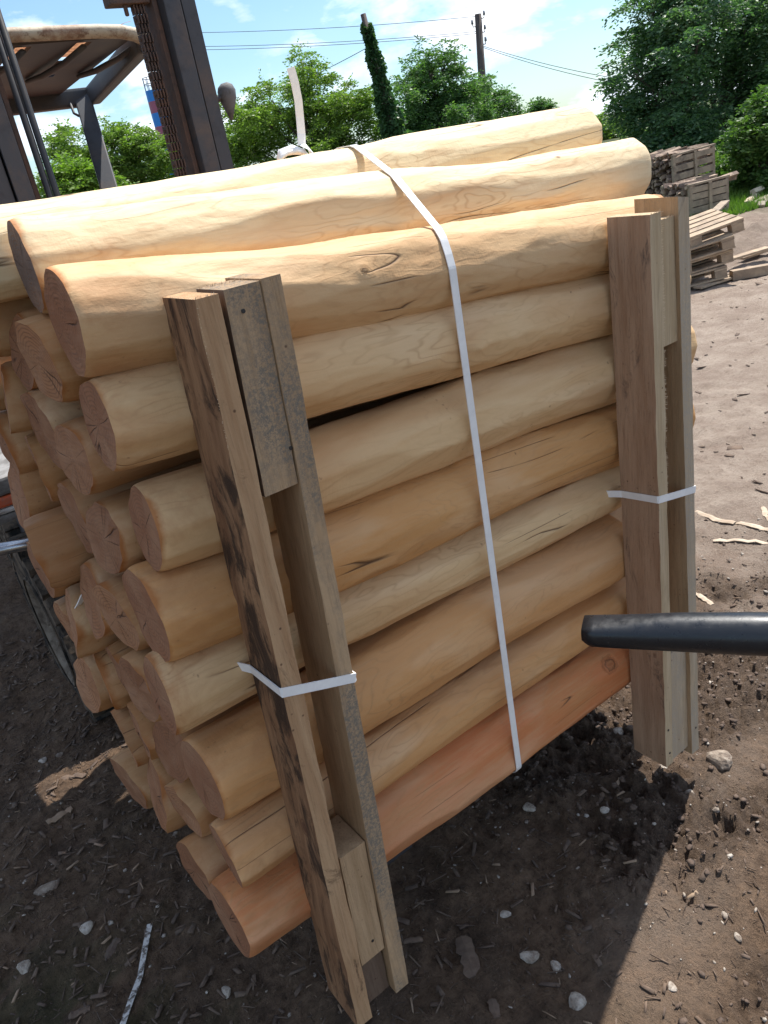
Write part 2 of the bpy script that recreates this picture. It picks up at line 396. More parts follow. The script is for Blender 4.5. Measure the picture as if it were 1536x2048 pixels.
M_steel_dark = simple('forklift_steel', (0.055, 0.058, 0.066), 0.55, 0.35, (0.095, 0.075, 0.065), 7, 0.48, 0.66, 0.25, 0.001, col3=(0.04, 0.04, 0.045))
M_rust = simple('rusty_steel', (0.075, 0.055, 0.048), 0.8, 0.2, (0.115, 0.068, 0.05), 16, 0.42, 0.66, 0.4, 0.002, col3=(0.05, 0.035, 0.03))
M_roof_rust_plain = simple('roof_rust_sheet', (0.55, 0.30, 0.17), 0.85, 0.0, (0.28, 0.12, 0.06), 26, 0.42, 0.58, 0.6, 0.004)
def rust_lattice():
    M = bpy.data.materials.new('rust_lattice'); M.use_nodes = True; nt = M.node_tree; b = nt.nodes['Principled BSDF']; R = objco(nt)
    c = mix(nt, (0.50, 0.25, 0.13), (0.24, 0.10, 0.05), ramp(nt, noise(nt, R, 40, 6, 0.7), [(0.42, 0.0), (0.58, 1.0)])); nt.links.new(c, b.inputs['Base Color']); b.inputs['Roughness'].default_value = 0.9
    tr = nt.nodes.new('ShaderNodeBsdfTranslucent'); nt.links.new(c, tr.inputs[0]); ms = nt.nodes.new('ShaderNodeMixShader'); ms.inputs[0].default_value = 0.5
    nt.links.new(b.outputs[0], ms.inputs[1]); nt.links.new(tr.outputs[0], ms.inputs[2]); nt.links.new(ms.outputs[0], nt.nodes['Material Output'].inputs[0]); return M
M_roof_rust = rust_lattice()
M_beige = simple('guard_paint_beige', (0.50, 0.42, 0.30), 0.7, 0.0, (0.26, 0.15, 0.09), 15, 0.46, 0.64, 0.3, 0.002, col3=(0.16, 0.08, 0.04))
M_guard = simple('guard_underside', (0.060, 0.062, 0.068), 0.6, 0.2, (0.085, 0.078, 0.07), 6, 0.45, 0.65, 0.25, 0.002)
M_rod = simple('rod_black', (0.03, 0.03, 0.033), 0.45, 0.4, (0.05, 0.045, 0.04), 12, 0.4, 0.6, 0.1, 0.001)
M_rubber = simple('rubber', (0.022, 0.021, 0.020), 0.95, 0, (0.13, 0.10, 0.075), 13, 0.40, 0.58, 0.6, 0.004, 0.1)
M_rim = simple('rim_dirty', (0.20, 0.165, 0.13), 0.95, 0.0, (0.085, 0.065, 0.05), 14, 0.42, 0.6, 0.6, 0.004, 0.1)
M_orange = simple('forklift_orange', (0.50, 0.09, 0.03), 0.5, 0, (0.20, 0.13, 0.10), 9, 0.52, 0.64, 0.2, 0.001)
M_fgrey = simple('fender_grey', (0.24, 0.23, 0.22), 0.7, 0, (0.12, 0.11, 0.10), 15, 0.42, 0.6, 0.4, 0.002)
M_fwhite = simple('fender_white', (0.55, 0.53, 0.50), 0.6, 0, (0.28, 0.25, 0.22), 15, 0.45, 0.6, 0.3, 0.002)
M_chrome = simple('cylinder_steel', (0.42, 0.43, 0.45), 0.22, 0.9, (0.25, 0.25, 0.26), 9, 0.45, 0.6, 0.1, 0.001)
M_lamp = simple('lamp_housing', (0.14, 0.14, 0.145), 0.75, 0.1, (0.09, 0.085, 0.08), 25, 0.45, 0.6, 0.4, 0.002)
M_lens = simple('lamp_lens', (0.5, 0.48, 0.45), 0.15, 0.0, None, b_s=0)
M_pole = simple('pole_wood', (0.060, 0.045, 0.040), 0.9, 0, (0.10, 0.08, 0.07), 3, 0.4, 0.6, 0.4, 0.01, mscale=(3, 3, 0.3))
M_wire = simple('wire', (0.08, 0.08, 0.09), 0.6, 0.3, None, b_s=0)
M_ins = simple('insulator', (0.25, 0.25, 0.27), 0.3, 0.0, None, b_s=0)
M_bark = simple('tree_bark', (0.070, 0.055, 0.042), 0.95, 0, (0.11, 0.09, 0.07), 8, 0.4, 0.6, 0.8, 0.01)
M_pallet = simple('pallet_wood', (0.42, 0.31, 0.205), 0.85, 0, (0.24, 0.175, 0.12), 5, 0.42, 0.62, 0.4, 0.002)
M_crate = simple('crate_wood', (0.35, 0.27, 0.19), 0.88, 0, (0.19, 0.145, 0.105), 5, 0.42, 0.62, 0.4, 0.002)
M_fire = simple('firewood', (0.20, 0.14, 0.105), 0.9, 0, (0.42, 0.31, 0.22), 4, 0.5, 0.62, 0.6, 0.005, col3=(0.09, 0.065, 0.05))
M_splitpale = simple('split_wood_pale', (0.60, 0.50, 0.36), 0.85, 0, (0.42, 0.32, 0.21), 6, 0.45, 0.6, 0.4, 0.004)
M_blue = simple('chimney_blue', (0.015, 0.20, 0.62), 0.5, 0, None, b_s=0)
M_red = simple('chimney_red', (0.32, 0.08, 0.14), 0.5, 0, None, b_s=0)
M_stone = simple('limestone', (0.46, 0.41, 0.35), 0.9, 0, (0.22, 0.175, 0.135), 24, 0.40, 0.60, 0.5, 0.003, col3=(0.14, 0.10, 0.075))
M_stone_muddy = simple('muddy_stone', (0.27, 0.215, 0.165), 0.9, 0, (0.12, 0.085, 0.062), 24, 0.40, 0.60, 0.6, 0.004, col3=(0.36, 0.31, 0.25))
M_chip = simple('bark_chip', (0.085, 0.058, 0.042), 0.9, 0, (0.16, 0.108, 0.074), 9, 0.42, 0.66, 0.6, 0.002, col3=(0.08, 0.05, 0.035))
M_chip_pale = simple('wood_sliver', (0.27, 0.19, 0.125), 0.9, 0, (0.26, 0.17, 0.11), 9, 0.42, 0.62, 0.6, 0.002)
M_stick = simple('dry_bark_strip', (0.52, 0.42, 0.31), 0.85, 0, (0.36, 0.27, 0.19), 9, 0.42, 0.62, 0.6, 0.002)

def pipe_mat():
    M, nt, b = mat('black_painted_pipe'); R = objco(nt)
    c = mix(nt, (0.012, 0.014, 0.018), (0.10, 0.10, 0.10), ramp(nt, noise(nt, R, 190, 6, 0.75), [(0.60, 0.0), (0.74, 0.8)]))
    c = mix(nt, c, (0.20, 0.19, 0.17), ramp(nt, noise(nt, R, 40, 6, 0.75), [(0.66, 0.0), (0.78, 0.8)]))
    nt.links.new(c, b.inputs['Base Color'])
    nt.links.new(ramp(nt, noise(nt, R, 60, 5, 0.7), [(0.35, 0.26), (0.7, 0.46)]), b.inputs['Roughness'])
    bump(nt, b, noise(nt, R, 220, 4, 0.7), 0.25, 0.0006)
    return M
M_pipe = pipe_mat()

def ground_mat():
    M, nt, b = mat('ground_mud')
    t = nt.nodes.new('ShaderNodeTexCoord'); P = t.outputs['Object']
    a = N(nt, 'ShaderNodeVertexColor', layer_name='zones'); s = nt.nodes.new('ShaderNodeSeparateColor'); nt.links.new(a.outputs['Color'], s.inputs[0])
    damp, grass, dust = s.outputs[0], s.outputs[1], s.outputs[2]
    f = noise(nt, P, 38, 8, 0.72); f2 = noise(nt, P, 5, 6, 0.65); f3 = noise(nt, P, 150, 6, 0.75); f4 = noise(nt, P, 420, 4, 0.7)
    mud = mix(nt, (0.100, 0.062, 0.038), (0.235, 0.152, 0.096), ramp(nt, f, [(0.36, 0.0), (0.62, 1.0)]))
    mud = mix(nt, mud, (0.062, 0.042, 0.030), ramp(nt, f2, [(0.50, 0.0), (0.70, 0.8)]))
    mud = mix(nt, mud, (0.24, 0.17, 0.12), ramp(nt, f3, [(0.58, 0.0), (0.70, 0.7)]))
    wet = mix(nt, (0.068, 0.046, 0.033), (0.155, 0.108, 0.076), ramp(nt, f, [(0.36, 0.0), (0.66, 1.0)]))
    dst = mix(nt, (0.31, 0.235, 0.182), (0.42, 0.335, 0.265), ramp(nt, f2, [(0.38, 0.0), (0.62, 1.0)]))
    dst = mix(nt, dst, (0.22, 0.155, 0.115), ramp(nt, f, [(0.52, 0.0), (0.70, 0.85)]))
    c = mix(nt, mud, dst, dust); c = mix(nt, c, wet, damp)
    fl_ = noise(nt, P, 1.0, 5, 0.7, 1.2, mscale=(60, 130, 60)); fl2 = noise(nt, P, 1.0, 5, 0.7, 1.2, mscale=(150, 55, 60), loc=(3, 3, 3))
    undusty = math_(nt, 'SUBTRACT', 1.0, dust)
    c = mix(nt, c, (0.26, 0.175, 0.115), math_(nt, 'MULTIPLY', undusty, ramp(nt, fl_, [(0.60, 0.0), (0.66, 0.7)])))
    c = mix(nt, c, (0.030, 0.020, 0.015), math_(nt, 'MULTIPLY', undusty, ramp(nt, fl2, [(0.58, 0.0), (0.66, 0.75)])))
    moss = mix(nt, (0.035, 0.042, 0.015), (0.07, 0.085, 0.03), f)
    c = mix(nt, c, moss, grass)
    c = mix(nt, c, (0.40, 0.34, 0.28), ramp(nt, f4, [(0.70, 0.0), (0.76, 0.8)]))
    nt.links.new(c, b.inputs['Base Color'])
    b.inputs['Roughness'].default_value = 0.9; b.inputs['Specular IOR Level'].default_value = 0.2
    h = math_(nt, 'ADD', math_(nt, 'MULTIPLY', f, 1.2), math_(nt, 'ADD', math_(nt, 'MULTIPLY', f3, 0.7), math_(nt, 'MULTIPLY', f4, 0.25)))
    bump(nt, b, math_(nt, 'ADD', h, math_(nt, 'ADD', math_(nt, 'MULTIPLY', fl_, 0.5), math_(nt, 'MULTIPLY', fl2, 0.5))), 0.9, 0.022)
    return M
M_ground = ground_mat()

# ------------------------------------------------------------------ ground
def axis(segs):
    out = []
    for a, b_, st in segs:
        n = max(2, int(round((b_ - a) / st))); out += list(np.linspace(a, b_, n, endpoint=False))
    out.append(segs[-1][1]); return np.array(out)
gx = axis([(-900, -60, 60), (-60, -6, 4), (-6, -0.8, 0.25), (-0.8, 2.6, 0.0095), (2.6, 4.6, 0.022), (4.6, 14, 0.07), (14, 30, 0.5), (30, 140, 8), (140, 1500, 90)])
gy = axis([(-300, -20, 20), (-20, -1.2, 0.6), (-1.2, 1.9, 0.0095), (1.9, 4.0, 0.025), (4.0, 9.0, 0.06), (9.0, 24, 0.5), (24, 140, 8), (140, 1800, 100)])
GX, GY = np.meshgrid(gx, gy, indexing='ij')
G0 = 0.08
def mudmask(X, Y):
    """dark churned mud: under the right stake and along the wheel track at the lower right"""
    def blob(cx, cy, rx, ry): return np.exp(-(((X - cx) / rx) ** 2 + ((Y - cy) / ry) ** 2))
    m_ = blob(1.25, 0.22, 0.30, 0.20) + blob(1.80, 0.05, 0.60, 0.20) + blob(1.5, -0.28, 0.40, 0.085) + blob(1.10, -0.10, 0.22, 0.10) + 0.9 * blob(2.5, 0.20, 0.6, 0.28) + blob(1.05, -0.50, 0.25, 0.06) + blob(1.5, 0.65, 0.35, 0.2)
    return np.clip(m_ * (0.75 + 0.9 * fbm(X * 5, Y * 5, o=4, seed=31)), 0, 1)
def dustmask(X, Y):
    d = (Y - 0.28 - 0.10 * X) + 0
    a_ = sstep(1.55, 2.7, X + 0.35 * fbm(X * 1.5, Y * 1.5, o=4, seed=3)) * sstep(-0.1, 0.45, Y + 0.15 * fbm(X * 2, Y * 2, seed=9))
    strip = 0.45 * np.exp(-(((Y + 0.20 - 0.35 * (X - 1.2)) / 0.13) ** 2)) * sstep(0.5, 1.0, X)
    return np.clip(a_ + strip, 0, 1)
def trackmask(X, Y):
    """wet grey ruts on the far side of the road"""
    q = (Y - 4.4) - 0.10 * (X - 9.5)
    return sstep(6.8, 8.2, X) * np.exp(-((q / 0.9) ** 2)) * (X < 16)
def height(X, Y):
    far = np.clip(1.0 / (1 + (np.hypot(X, Y) / 30) ** 2), 0, 1)
    mud = mudmask(X, Y)
    h = 0.020 * fbm(X * 1.7, Y * 1.7, o=4, seed=1) * far
    h = h + 0.0105 * fbm(X * 11, Y * 11, o=4, seed=5, g=0.62) * far * (1 - 0.35 * dustmask(X, Y))
    cl = 1 - np.abs(fbm(X * 14, Y * 14, o=4, seed=11, g=0.55)); cl2 = 1 - np.abs(fbm(X * 36, Y * 36, o=3, seed=15, g=0.6))
    h = h + mud * (0.038 * cl * (0.5 + 0.8 * np.abs(fbm(X * 4, Y * 4, o=2, seed=77))) + 0.022 * cl2 - 0.020)
    small = 1 - np.abs(vnoise(X * 55, Y * 55, seed=21)); h = h + 0.0035 * small * (1 - dustmask(X, Y) * 0.6) * far
    # faint tyre prints across the dry part
    tr = trackmask(X, Y)
    h = h + tr * (0.10 * np.sin((Y - 0.1 * X) * 7.5) * 0.6 + 0.05 * fbm(X * 6, Y * 6, o=4, seed=41))
    h = h + G0
    rid = np.exp(-(((Y - 1.1 - 0.45 * (X - 3)) / 0.25) ** 2)) * sstep(2.2, 3.0, X) * sstep(9, 6, X)
    h = h + rid * 0.012 * np.sin((X * 0.8 + Y) * 26) * (0.5 + 0.5 * vnoise(X * 1.3, Y * 1.3, seed=8))
    return h
GZ = height(GX, GY)
# land rises gently behind the road
GZ = GZ + 0.5 * sstep(14, 40, GX + GY - 6)
V = np.stack([GX.ravel(), GY.ravel(), GZ.ravel()], 1)
nx_, ny_ = len(gx), len(gy)
I = np.arange(nx_ * ny_).reshape(nx_, ny_)
Fq = np.stack([I[:-1, :-1].ravel(), I[1:, :-1].ravel(), I[1:, 1:].ravel(), I[:-1, 1:].ravel()], 1)
gme = np_mesh('ground', V, Fq, True)
grassz = np.clip(sstep(0.0, 1.0, (GY - 5.2) - 0.02 * (GX - 10) + 0.5 * fbm(GX, GY, seed=51)) * (GX > 7) + (GX + GY > 26), 0, 1)
grassz = np.clip(grassz + 0.55 * sstep(0.25, -0.3, GX + 0.4 * fbm(GX * 3, GY * 3, seed=61) - 0.3) * sstep(1.2, 0.3, GY) * sstep(0.45, 0.65, 0.5 + fbm(GX * 9, GY * 9, seed=62)), 0, 1)
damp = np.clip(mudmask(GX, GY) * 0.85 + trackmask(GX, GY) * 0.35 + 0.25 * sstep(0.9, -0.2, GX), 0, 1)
dz = dustmask(GX, GY)
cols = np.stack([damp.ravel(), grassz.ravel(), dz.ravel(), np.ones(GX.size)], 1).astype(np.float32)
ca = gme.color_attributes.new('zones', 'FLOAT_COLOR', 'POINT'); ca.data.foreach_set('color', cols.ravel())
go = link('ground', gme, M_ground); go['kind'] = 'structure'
def gz(x, y): return float(height(np.array([x]), np.array([y]))[0])

# ------------------------------------------------------------------ logs
ALLLOGS = []
def make_log(a, b, r0, r1, seed, color, label, facets=8, bump_=1.0, res=(120, 56), cuts=1.0, knots=(), endcut=1.0, group='peeled logs in the strapped bundle', cutcol=None):
    """peeled log from a (near, left end) to b (right end): one skin mesh, its two cut ends as parts"""
    a = Vector(a); b = Vector(b); Ln = (b - a).length
    X = (b - a).normalized(); Y = (Vector((0, 1, 0)) - X * X.y).normalized(); Z = X.cross(Y)
    ns, nt_ = res
    s = np.linspace(0, 1, ns); th = np.linspace(0, 2 * np.pi, nt_, endpoint=False)
    SS, TT = np.meshgrid(s, th, indexing='ij')
    x = SS * Ln
    r = r0 + (r1 - r0) * SS
    ph = seed * 1.7 + 0.9 * vnoise(x * 2.2, x * 0 + seed, seed=seed)
    w_ = 2 * np.pi / facets
    u = np.mod(TT + ph + 0.35 * vnoise(x * 3.0, TT * 0 + 4.2, seed=seed + 3), w_) - w_ / 2
    poly = np.cos(w_ / 2) / np.cos(u)
    poly = 1 + (poly - poly.mean()) * 1.0
    cxx, cyy = np.cos(TT), np.sin(TT)
    r = r * (0.62 + 0.38 * poly)
    r = r * (1 + 0.042 * bump_ * fbm(x * 3.3 + seed * 3.1, cxx * 1.1 + 7, cyy * 1.1, o=3, seed=seed + 9) + 0.020 * bump_ * vnoise(x * 9 + seed, cxx * 2.2, cyy * 2.2, seed=seed + 13))
    r = r * (1 + 0.006 * fbm(x * 22, cxx * 5, cyy * 5, o=2, seed=seed + 17))
    rc = np.random.default_rng(seed + 77)
    ncut = int(26 * Ln * cuts); nfine = int(40 * Ln) if res[0] > 150 else 0
    for q in range(ncut + nfine):
        tc_ = rc.uniform(0, 2 * np.pi); xc_ = rc.uniform(-0.05, Ln + 0.05); ln = rc.uniform(0.09, 0.36)
        rl = r0 + (r1 - r0) * xc_ / Ln
        dd = rl * rc.uniform(0.895, 0.975) + rl * 0.075 * ((x - xc_) / ln) ** 2 + rl * 0.02 * rc.uniform(-1, 1) * (x - xc_) / ln
        if q >= ncut:
            ln = rc.uniform(0.035, 0.10); dd = rl * rc.uniform(0.950, 0.990) + rl * 0.05 * ((x - xc_) / ln) ** 2
        cs = np.cos(TT - tc_ - 0.25 * rc.uniform(-1, 1) * (x - xc_))
        lim_ = np.where(cs > 0.6, dd / np.maximum(cs, 0.6), 9.0)
        r = np.minimum(r, lim_)
    kv = np.full_like(x, 9.0)
    for (kx_, ka, ks) in knots:
        dx_ = (x - kx_); dth = np.angle(np.exp(1j * (TT - ka))) * r0
        dk = np.sqrt((dx_ / 1.25) ** 2 + dth ** 2) / ks
        r = r * (1 + 0.05 * np.exp(-(dk / 1.6) ** 2) - 0.045 * np.exp(-((dk - 0.75) / 0.16) ** 2))
        kv = np.minimum(kv, dk)
    endr = 1 - 0.05 * np.exp(-x / 0.006) - 0.05 * np.exp(-(Ln - x) / 0.006)
    r = r * endr
    by = 0.009 * bump_ * vnoise(s * 2.3 + seed * 5.3, s * 0, seed=seed + 21); bz = 0.009 * bump_ * vnoise(s * 2.1 + seed * 2.3, s * 0 + 3, seed=seed + 22)
    tilt = 0.05 * math.sin(seed * 2.1) * endcut; tilt2 = 0.05 * math.cos(seed * 1.3) * endcut
    xx = x + ((r * cyy) * tilt + (r * cxx) * tilt2 + 0.0009 * endcut * vnoise(cxx * 2.5, cyy * 2.5, seed=seed)) * np.exp(-x / 0.02)
    yy = r * cxx + by[:, None]; zz = r * cyy + bz[:, None]
    V = np.stack([xx.ravel(), yy.ravel(), zz.ravel()], 1)
    I = np.arange(ns * nt_).reshape(ns, nt_); J = np.roll(I, -1, axis=1)
    Fq = np.stack([I[:-1].ravel(), J[:-1].ravel(), J[1:].ravel(), I[1:].ravel()], 1)
    me = np_mesh('log', V, Fq, True)
    at_ = me.attributes.new('endband', 'FLOAT', 'POINT')
    eb = np.exp(-x / 0.016) * (0.75 + 0.5 * vnoise(TT * 1.3, TT * 0 + seed, seed=seed + 4)) + np.exp(-(Ln - x) / 0.012) * 0.6
    at_.data.foreach_set('value', eb.ravel().astype(np.float32))
    ak = me.attributes.new('knot', 'FLOAT', 'POINT'); ak.data.foreach_set('value', np.minimum(kv, 9).ravel().astype(np.float32))
    o = link('log', me, M_log)
    M4 = Matrix((X, Y, Z)).transposed().to_4x4(); M4.translation = a
    o.matrix_world = M4
    o.color = tuple(color) + (1,)
    tag(o, label, 'log', group)
    cc = cutcol or (0.275, 0.120, 0.062)
    for e, ring in ((0, V.reshape(ns, nt_, 3)[0]), (1, V.reshape(ns, nt_, 3)[-1])):
        c = ring.mean(0); vs = [c]; fs = []
        K = 6
        for k in range(1, K + 1):
            q = c + (ring - c) * (k / K)
            if k < K: q = q + np.array([0.0012, 0, 0]) * vnoise(q[:, 1] * 60, q[:, 2] * 60, seed=seed)[:, None]
            vs = vs + list(q)
        tri = []; 
        for j in range(nt_):
            j2 = (j + 1) % nt_
            fs.append((0, 1 + j2, 1 + j) if e == 0 else (0, 1 + j, 1 + j2))
            for k in range(K - 1):
                p, q = 1 + k * nt_, 1 + (k + 1) * nt_
                f = (p + j, p + j2, q + j2, q + j); fs.append(f if e == 0 else f[::-1])
        m2 = bpy.data.meshes.new('cut_end'); off = Vector(c); m2.from_pydata([tuple(Vector(v) - off) for v in vs], [], fs); m2.update()
        ce = link('cut_end', m2, M_cut, o); ce.location = off
        ce.color = tuple(cc) + (1,)
    # points in world space for the strap
    W = V @ np.array(M4.to_3x3()).T + np.array(a); ALLLOGS.append(W)
    return o

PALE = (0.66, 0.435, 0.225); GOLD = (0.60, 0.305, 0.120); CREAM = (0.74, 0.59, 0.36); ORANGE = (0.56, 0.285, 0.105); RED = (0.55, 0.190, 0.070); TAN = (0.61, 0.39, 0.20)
# front column, top to bottom: (xL, zL, rL, xR, yR, zR, rR, colour, label)
FRONT = [
    (0.250, 1.572, 0.073, 1.465, 0.075, 1.468, 0.072, TAN, 'thick tan log at the top of the front column, upper side sunlit'),
    (0.247, 1.437, 0.068, 1.525, 0.075, 1.343, 0.072, PALE, 'pale yellow log second from the top of the front column'),
    (0.262, 1.276, 0.068, 1.525, 0.078, 1.195, 0.080, PALE, 'pale log with thin cracks, third from the top of the front column'),
    (0.226, 1.136, 0.083, 1.525, 0.072, 1.036, 0.071, ORANGE, 'orange tinged log fourth from the top of the front column'),
    (0.203, 0.995, 0.072, 1.525, 0.088, 0.922, 0.052, PALE, 'pale yellow log fifth from the top of the front column, tapering to the right'),
    (0.221, 0.806, 0.080, 1.30, 0.085, 0.785, 0.088, GOLD, 'golden log sixth from the top of the front column'),
    (0.214, 0.640, 0.067, 1.50, 0.072, 0.630, 0.058, GOLD, 'slim golden log second from the bottom of the front column'),
    (0.182, 0.490, 0.080, 1.30, 0.082, 0.468, 0.088, RED, 'reddish orange log with a big knot, lowest in the front column'),
]
for i, (xl, zl, rl, xr, yr, zr, rr_, col_, lab) in enumerate(FRONT):
    KN = {0: [(0.43, math.pi - 0.35, 0.0065)], 7: [(1.015, math.pi - 0.62, 0.021)]}
    make_log((xl, rl + 0.002, zl), (xr, yr, zr), rl, rr_, 11 + i * 7, col_, lab, facets=7 + i % 3, bump_=1.25 if i == 0 else 1.0, res=(300, 110), knots=KN.get(i, ()))
# top of the load
make_log((0.254, 0.2, 1.640), (1.560, 0.2, 1.588), 0.066, 0.070, 101, CREAM, 'cream log on top, second from the front, with a cracked grey cut end', facets=7, bump_=1.7, res=(190, 80), cutcol=(0.15, 0.12, 0.105))
make_log((-0.02, 0.335, 1.655), (1.555, 0.335, 1.655), 0.068, 0.078, 113, CREAM, 'highest cream log on top of the load, under the free end of the strap', facets=8, bump_=1.5, res=(260, 96))
make_log((-0.05, 0.475, 1.678), (1.45, 0.475, 1.62), 0.064, 0.060, 127, TAN, 'tan log on top of the load, furthest back towards the mast', facets=8, bump_=1.3, res=(140, 56))
make_log((0.05, 0.61, 1.62), (1.50, 0.61, 1.58), 0.066, 0.066, 131, TAN, 'log in the back row of the top of the load, beside the mast', facets=8, res=(60, 40))
_ = 0
# columns behind: (y, [(xL, z, r), ...])
BACK = [
    (0.205, [(0.229, 1.508, 0.066), (0.226, 1.366, 0.062), (0.228, 1.228, 0.064), (0.205, 1.085, 0.070), (0.196, 0.945, 0.067), (0.214, 0.800, 0.070), (0.197, 0.660, 0.064), (0.176, 0.515, 0.070)]),
    (0.335, [(0.235, 1.530, 0.060), (0.222, 1.402, 0.074), (0.224, 1.235, 0.073), (0.197, 1.080, 0.074), (0.200, 0.915, 0.074), (0.192, 0.775, 0.066), (0.180, 0.610, 0.078), (0.240, 0.455, 0.062)]),
    (0.465, [(0.215, 1.560, 0.060), (0.205, 1.440, 0.066), (0.215, 1.300, 0.070), (0.158, 1.150, 0.072), (0.170, 0.995, 0.076), (0.185, 0.840, 0.072), (0.178, 0.690, 0.072), (0.225, 0.535, 0.070)]),
    (0.600, [(0.195, 1.470, 0.066), (0.190, 1.340, 0.068), (0.182, 1.215, 0.074), (0.168, 1.075, 0.070), (0.176, 0.920, 0.068), (0.166, 0.775, 0.072), (0.22, 0.625, 0.070), (0.168, 0.475, 0.078)]),
]
ORD = ['topmost', 'second from the top', 'third from the top', 'fourth from the top', 'fifth from the top', 'third from the bottom', 'second from the bottom', 'lowest']
CN = ['directly behind the front column', 'two rows behind the front column', 'three rows behind the front column', 'in the rearmost visible row']
for ci, (y, L_) in enumerate(BACK):
    for i, (xl, z, r) in enumerate(L_):
        sd_ = 200 + ci * 40 + i * 5
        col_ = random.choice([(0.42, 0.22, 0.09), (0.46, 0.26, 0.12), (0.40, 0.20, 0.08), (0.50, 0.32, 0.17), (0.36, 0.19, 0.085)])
        xr = 1.60 + random.uniform(-0.03, 0.07)
        if i == len(L_) - 1: xr = 1.38
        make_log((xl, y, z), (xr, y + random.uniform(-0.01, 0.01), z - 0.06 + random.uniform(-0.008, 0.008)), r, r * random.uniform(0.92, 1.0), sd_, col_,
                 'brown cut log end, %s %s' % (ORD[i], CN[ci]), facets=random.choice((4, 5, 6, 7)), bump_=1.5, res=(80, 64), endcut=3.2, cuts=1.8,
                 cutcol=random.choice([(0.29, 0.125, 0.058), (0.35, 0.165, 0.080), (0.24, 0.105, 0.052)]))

# deeper rows, hidden behind the others, added to carry the bundle's shadow further back
for ci, y in enumerate((0.73, 0.86, 0.99)):
    for i, z in enumerate((1.50, 1.35, 1.20, 1.05, 0.90, 0.75, 0.61)):
        make_log((0.27 + random.uniform(0, .03), y, z + 0.03 * (ci % 2)), (1.50, y, z - 0.05 + 0.03 * (ci % 2)), 0.066, 0.064, 500 + ci * 30 + i, (0.46, 0.26, 0.12),
                 'unseen log added in the deepest rows for the bundle shadow, towards the forklift', facets=7, res=(30, 28), cuts=0.4, group='unseen added logs of the bundle')

# ------------------------------------------------------------------ stakes
def slab(mb, T, B, x0t, x1t, x0b, x1b, yf, yb, sk=0.0, jig=0.0015, n=26, seed=0):
    """upright sawn board with slightly wandering edges. T,B top and bottom z; yf front, yb back"""
    rnd = random.Random(seed)
    ring = []
    for k in range(n + 1):
        t = k / n; z = B + (T - B) * t
        a = x0b + (x0t - x0b) * t; b_ = x1b + (x1t - x1b) * t
        j = [rnd.uniform(-jig, jig) for _ in range(4)]
        ztilt = sk if k == n else 0
        ring.append([(a + j[0], yf + j[1] * 0.5, z), (b_ + j[2], yf + j[3] * 0.5, z - ztilt), (b_ + j[2] * .4, yb, z - ztilt * 0.4), (a + j[0] * .4, yb, z + ztilt * 0.3)])
    b0 = len(mb.v)
    for r in ring: mb.v += r
    for k in range(n):
        for q in range(4):
            q2 = (q + 1) % 4; mb.f.append((b0 + k * 4 + q, b0 + k * 4 + q2, b0 + (k + 1) * 4 + q2, b0 + (k + 1) * 4 + q))
    mb.f.append((b0 + 3, b0 + 2, b0 + 1, b0)); e = b0 + n * 4; mb.f.append((e, e + 1, e + 2, e + 3))
    return mb
def lerp_x(xt, xb, z, T=1.588, B=0.287): return xb + (xt - xb) * (z - B) / (T - B)
def plank(name, root, seed, m_front, m_side, T, B, x0t, x1t, x0b, x1b, yf, yb, sk=0.0, jig=0.0015, n=26):
    mb = MB(); slab(mb, T, B, x0t, x1t, x0b, x1b, yf, yb, sk, jig, n, seed)
    o = mb.build(name, m_front, root); o.data.materials.append(m_side)
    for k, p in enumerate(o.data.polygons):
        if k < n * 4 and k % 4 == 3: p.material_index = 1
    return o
def fuzz(root, a, b, n, ln, d, seed, spread=0.6):
    """torn fibres left by the saw along an edge from a to b, pointing along d"""
    r = random.Random(seed); mb = MB(); a = Vector(a); b = Vector(b); d = Vector(d); e = (b - a).normalized()
    for k in range(n):
        p = a + (b - a) * r.random(); l_ = ln * r.uniform(0.25, 1.0) ** 1.6
        v = (d + e * r.uniform(-spread, spread) + Vector((r.uniform(-.3, .3), r.uniform(-.3, .3), r.uniform(-.2, .2)))).normalized() * l_
        w_ = 0.00045; q = e * w_; m_ = p + v * 0.5 + Vector((r.uniform(-1, 1), r.uniform(-1, 1), r.uniform(-1, 1))) * l_ * 0.15
        up_ = v.cross(e).normalized() * w_
        mb.add([p - q, p + q, p + up_, m_ - q * .7, m_ + q * .7, m_ + up_ * .7, p + v], [(0, 1, 4, 3), (1, 2, 5, 4), (2, 0, 3, 5), (3, 4, 6), (4, 5, 6), (5, 3, 6)])
    mb.build('torn_fibres', M_fibre, root)
yf = -0.105
sl = empty('wooden_stake', (0.36, -0.05, 0.27), 'weathered dark double board stake with grey spacer, left of the middle against the logs', 'stake', 'wooden stakes holding the bundle')
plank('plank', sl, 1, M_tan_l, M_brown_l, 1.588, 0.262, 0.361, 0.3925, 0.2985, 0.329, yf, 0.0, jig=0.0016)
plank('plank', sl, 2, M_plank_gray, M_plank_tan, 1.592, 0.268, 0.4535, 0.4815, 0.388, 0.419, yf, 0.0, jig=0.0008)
plank('spacer_block', sl, 3, M_plank_gray, M_plank_dark, 1.590, 1.318, 0.4010, 0.4515, 0.386, 0.4385, yf + 0.003, -0.02, jig=0.0006, n=8)
plank('spacer_block', sl, 4, M_plank_tan, M_plank_tan, 0.655, 0.392, 0.352, 0.4045, 0.3395, 0.391, yf + 0.006, -0.015, jig=0.0008, n=8)
plank('spacer_block', sl, 5, M_plank_dark, M_plank_dark, 0.388, 0.270, 0.336, 0.3895, 0.331, 0.3865, yf + 0.020, -0.012, jig=0.001, n=4)
fuzz(sl, (0.361, yf, 1.588), (0.3925, yf, 1.588), 16, 0.005, (0, 0, 1), 1)
